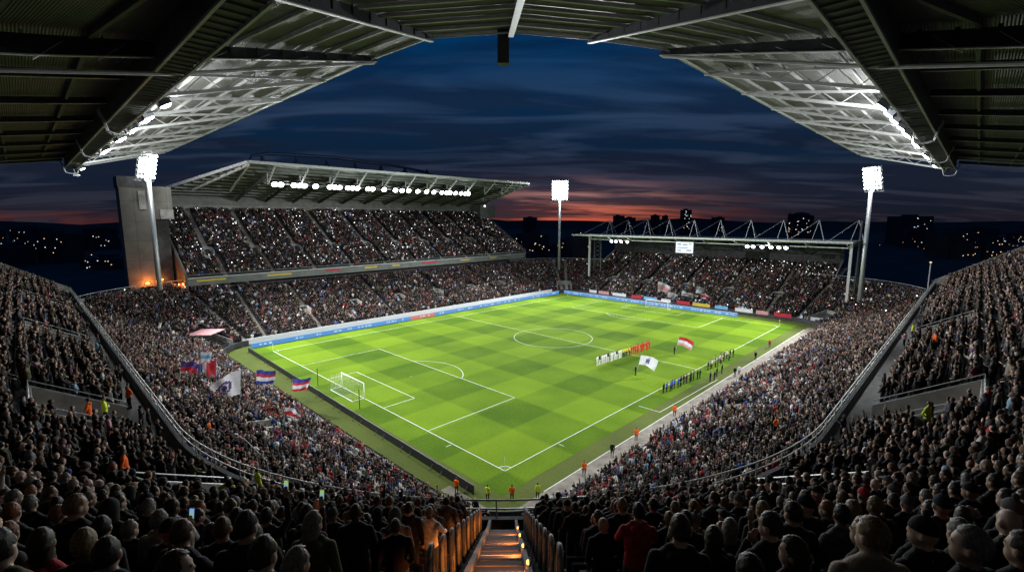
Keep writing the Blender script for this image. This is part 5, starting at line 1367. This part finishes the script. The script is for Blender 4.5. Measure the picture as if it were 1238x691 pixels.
# in the left terrace: pixel of the cloth's pole top, height above the steps, size, look
RIGHTV = math.atan2(RT[1], RT[0])
def stand_flag(tx, ty, up, w_, h_, cols, label, dy=0., group='flags waved in the left terrace', **kw):
    p, r_ = solve_px(tx, ty, zlow, up); b_ = (p[0]-.4, p[1]-.3, zlow(r_)+1.3)
    return flag(b_, p, w_, h_, cols, label, RIGHTV+dy, group, **kw)
stand_flag(219, 437, 3.6, 2.3, 1.2, ('purple', 'blue', 'red', 'red'), 'purple and red flag at the left end of the flags in the left terrace', seed=1, droop=.1)
stand_flag(243, 425, 4.6, 1.5, 1.3, ('white', 'lightblue', 'white'), 'small white and pale blue flag above the red, white and blue one', seed=2, droop=.15)
stand_flag(262, 435, 4.0, 2.4, 3.0, ('red', 'red', 'white', 'blue'), 'large hanging red, white and blue flag in the left terrace', dy=PI+.3, seed=3, droop=.25, vertical=True)
stand_flag(291, 447, 5.0, 3.6, 3.0, ('white', 'white', 'white'), 'huge white flag with a dark round emblem in the left terrace', dy=PI+.5, emblem='purple', seed=4, droop=.55)
stand_flag(310, 447, 4.2, 2.6, 1.9, ('blue', 'red', 'white', 'blue'), 'blue, red and white striped flag right of the huge white flag', seed=5, droop=.1)
stand_flag(354, 458, 4.0, 2.5, 1.8, ('blue', 'red', 'white', 'red'), 'dark blue, red and white striped flag nearest the goal', seed=6, droop=-.12)
stand_flag(345, 492, 3.2, 1.8, .8, ('white', 'red'), 'small white and red flag low in the left terrace', seed=7, droop=.5)
for x, y, up, w_, h_, cols, lab, sd in ((112.5, 40.5, 6.6, 4.2, 3.6, ('white', 'pink', 'pink', 'white'), 'large pink and white flag in the far end crowd', 1), (110.6, 36.0, 4.6, 3.2, 2.6, ('white', 'white'), 'white flag left of the long white one in the far end crowd', 2),
                                        (110.8, 31.5, 5.0, 5.5, 1.2, ('white', 'grey', 'white'), 'long thin white flag streaming down in the far end crowd', 3), (113.5, 28.0, 5.6, 3.0, 2.2, ('grey', 'white'), 'grey and white flag above the front of the far end crowd', 4),
                                        (112.0, 25.6, 4.6, 2.8, 2.0, ('pink', 'red', 'white'), 'pink and red flag right of the grey one in the far end crowd', 5)):
    r_ = x-L; flag((x, y, zlow(r_)+1.2), (x-.6, y-.4, zlow(r_)+up-1.2), w_, h_, cols, lab, RIGHTV, 'flags in the far end crowd', seed=20+sd, droop=.5)
for x, y, cols, lab, em, sd in ((39.3, 6.5, ('white', 'white', 'white'), 'large white flag with a blue emblem carried on the pitch', 'blue', 31), (56.7, 7.6, ('red', 'white', 'pink'), 'large red and white flag waved on the pitch beyond the white flag', None, 32)):
    put(x, y, 0, PI, 4, 'coat_black', 'trousers', 'person in black carrying the '+('white' if em else 'red and white')+' flag on the pitch', 'flag bearers on the pitch')
    fx = .25; flag((x+.2, y-.3, 1.2), (x+.8, y-.5, 3.6), 3.0, 1.7, cols, lab, RIGHTV, 'flags carried on the pitch', emblem=em, droop=.42, seed=sd)
#@@PEOPLE_END
# ------------------------------------------------------------------ sky
wd = bpy.data.worlds.new('World'); SC.world = wd; wd.use_nodes = True
nt = wd.node_tree; bg = nt.nodes['Background']
def nm(op, a, b=None, c=None):
    n = N(nt, 'ShaderNodeMath', operation=op)
    for i, v in enumerate((a, b, c)):
        if v is None: continue
        if isinstance(v, (int, float)): n.inputs[i].default_value = v
        else: nt.links.new(v, n.inputs[i])
    return n.outputs[0]
tc = N(nt, 'ShaderNodeTexCoord'); sp = N(nt, 'ShaderNodeSeparateXYZ'); nt.links.new(tc.outputs['Generated'], sp.inputs['Vector'])
X, Y, Z = sp.outputs
zz = nm('MAXIMUM', Z, 0.)
def ramp(fac, stops):
    r_ = N(nt, 'ShaderNodeValToRGB'); e = r_.color_ramp.elements
    e[0].position, e[0].color = stops[0][0], (*stops[0][1], 1); e[1].position, e[1].color = stops[-1][0], (*stops[-1][1], 1)
    for p, c_ in stops[1:-1]:
        q = e.new(p); q.color = (*c_, 1)
    nt.links.new(fac, r_.inputs['Fac']); return r_.outputs['Color']
def mixc(f, a, b, mode='MIX'):
    n = N(nt, 'ShaderNodeMix', data_type='RGBA', blend_type=mode)
    if isinstance(f, (int, float)): n.inputs['Factor'].default_value = f
    else: nt.links.new(f, n.inputs['Factor'])
    for k, v in (('A', a), ('B', b)):
        if isinstance(v, tuple): n.inputs[k].default_value = (*v, 1)
        else: nt.links.new(v, n.inputs[k])
    return n.outputs['Result']
base = ramp(zz, [(0., (.008, .010, .018)), (.06, (.007, .013, .028)), (.14, (.004, .016, .042)), (.26, (.0012, .024, .078)), (.40, (.001, .042, .135)), (.55, (.001, .034, .115)), (1., (.001, .02, .08))])
glow = ramp(zz, [(0., (.52, .085, .03)), (.022, (.50, .12, .06)), (.045, (.36, .15, .12)), (.07, (.15, .08, .085)), (.095, (.025, .015, .02)), (.13, (0, 0, 0)), (1, (0, 0, 0))])
saz = R(37); dot = nm('ADD', nm('MULTIPLY', X, math.cos(saz)), nm('MULTIPLY', Y, math.sin(saz)))
gz = nm('POWER', nm('MAXIMUM', dot, 0.), 50.)
# a low red streak round to the left as well
saz2 = R(92); dot2 = nm('ADD', nm('MULTIPLY', X, math.cos(saz2)), nm('MULTIPLY', Y, math.sin(saz2)))
gz2 = nm('MULTIPLY', nm('POWER', nm('MAXIMUM', dot2, 0.), 60.), nm('MULTIPLY', nm('LESS_THAN', Z, .012), .14))
col = mixc(1., base, mixc(1., glow, mixc(nm('ADD', gz, gz2), (0, 0, 0), (1, 1, 1)), 'MULTIPLY'), 'ADD')
# clouds on a flat layer seen in perspective, drawn out sideways
den = nm('ADD', zz, .10)
px_ = nm('DIVIDE', nm('ADD', nm('MULTIPLY', X, math.cos(YAW)), nm('MULTIPLY', Y, math.sin(YAW))), den)
py_ = nm('DIVIDE', nm('ADD', nm('MULTIPLY', X, -math.sin(YAW)), nm('MULTIPLY', Y, math.cos(YAW))), den)
cb = N(nt, 'ShaderNodeCombineXYZ'); nt.links.new(nm('MULTIPLY', px_, 1.0), cb.inputs[0]); nt.links.new(nm('MULTIPLY', nm('ADD', py_, nm('MULTIPLY', px_, .35)), .42), cb.inputs[1])
n1 = N(nt, 'ShaderNodeTexNoise'); n1.inputs['Scale'].default_value = 1.15; n1.inputs['Detail'].default_value = 9; n1.inputs['Roughness'].default_value = .55; n1.inputs['Distortion'].default_value = .35
nt.links.new(cb.outputs[0], n1.inputs['Vector'])
cl = ramp(n1.outputs['Fac'], [(.43, (0, 0, 0)), (.56, (1, 1, 1))])
ccol = ramp(zz, [(0., (.014, .012, .020)), (.05, (.011, .014, .028)), (.12, (.007, .012, .028)), (.22, (.007, .020, .052)), (.34, (.0015, .010, .038)), (1., (.002, .010, .04))])
sepc = N(nt, 'ShaderNodeSeparateColor'); nt.links.new(cl, sepc.inputs[0])
col = mixc(nm('MULTIPLY', sepc.outputs[0], .88), col, ccol)
# paler wisps
n2 = N(nt, 'ShaderNodeTexNoise'); n2.inputs['Scale'].default_value = 2.1; n2.inputs['Detail'].default_value = 8; n2.inputs['Distortion'].default_value = .6
cb2 = N(nt, 'ShaderNodeCombineXYZ'); nt.links.new(px_, cb2.inputs[0]); nt.links.new(nm('MULTIPLY', py_, .3), cb2.inputs[1]); cb2.inputs[2].default_value = 3.7
nt.links.new(cb2.outputs[0], n2.inputs['Vector'])
w2 = ramp(n2.outputs['Fac'], [(.47, (0, 0, 0)), (.62, (1, 1, 1))]); s2 = N(nt, 'ShaderNodeSeparateColor'); nt.links.new(w2, s2.inputs[0])
wc = ramp(zz, [(0., (.030, .026, .036)), (.10, (.024, .036, .068)), (.20, (.024, .050, .108)), (.32, (.006, .042, .12)), (.45, (.002, .055, .17)), (1., (.002, .02, .06))])
col = mixc(nm('MULTIPLY', s2.outputs[0], .75), col, wc)
nt.links.new(col, bg.inputs['Color']); bg.inputs['Strength'].default_value = 1.0

# ------------------------------------------------------------------ render settings
SC.view_settings.view_transform = 'Standard'; SC.view_settings.look = 'None'; SC.view_settings.exposure = 0.; SC.view_settings.gamma = 1.
SC.render.engine = 'CYCLES'; SC.cycles.use_denoising = True; SC.cycles.denoiser = 'OPENIMAGEDENOISE'
SC.cycles.max_bounces = 4; SC.cycles.diffuse_bounces = 2; SC.cycles.glossy_bounces = 2; SC.cycles.caustics_reflective = False; SC.cycles.caustics_refractive = False
SC.cycles.sample_clamp_indirect = 3.; SC.cycles.use_light_tree = True
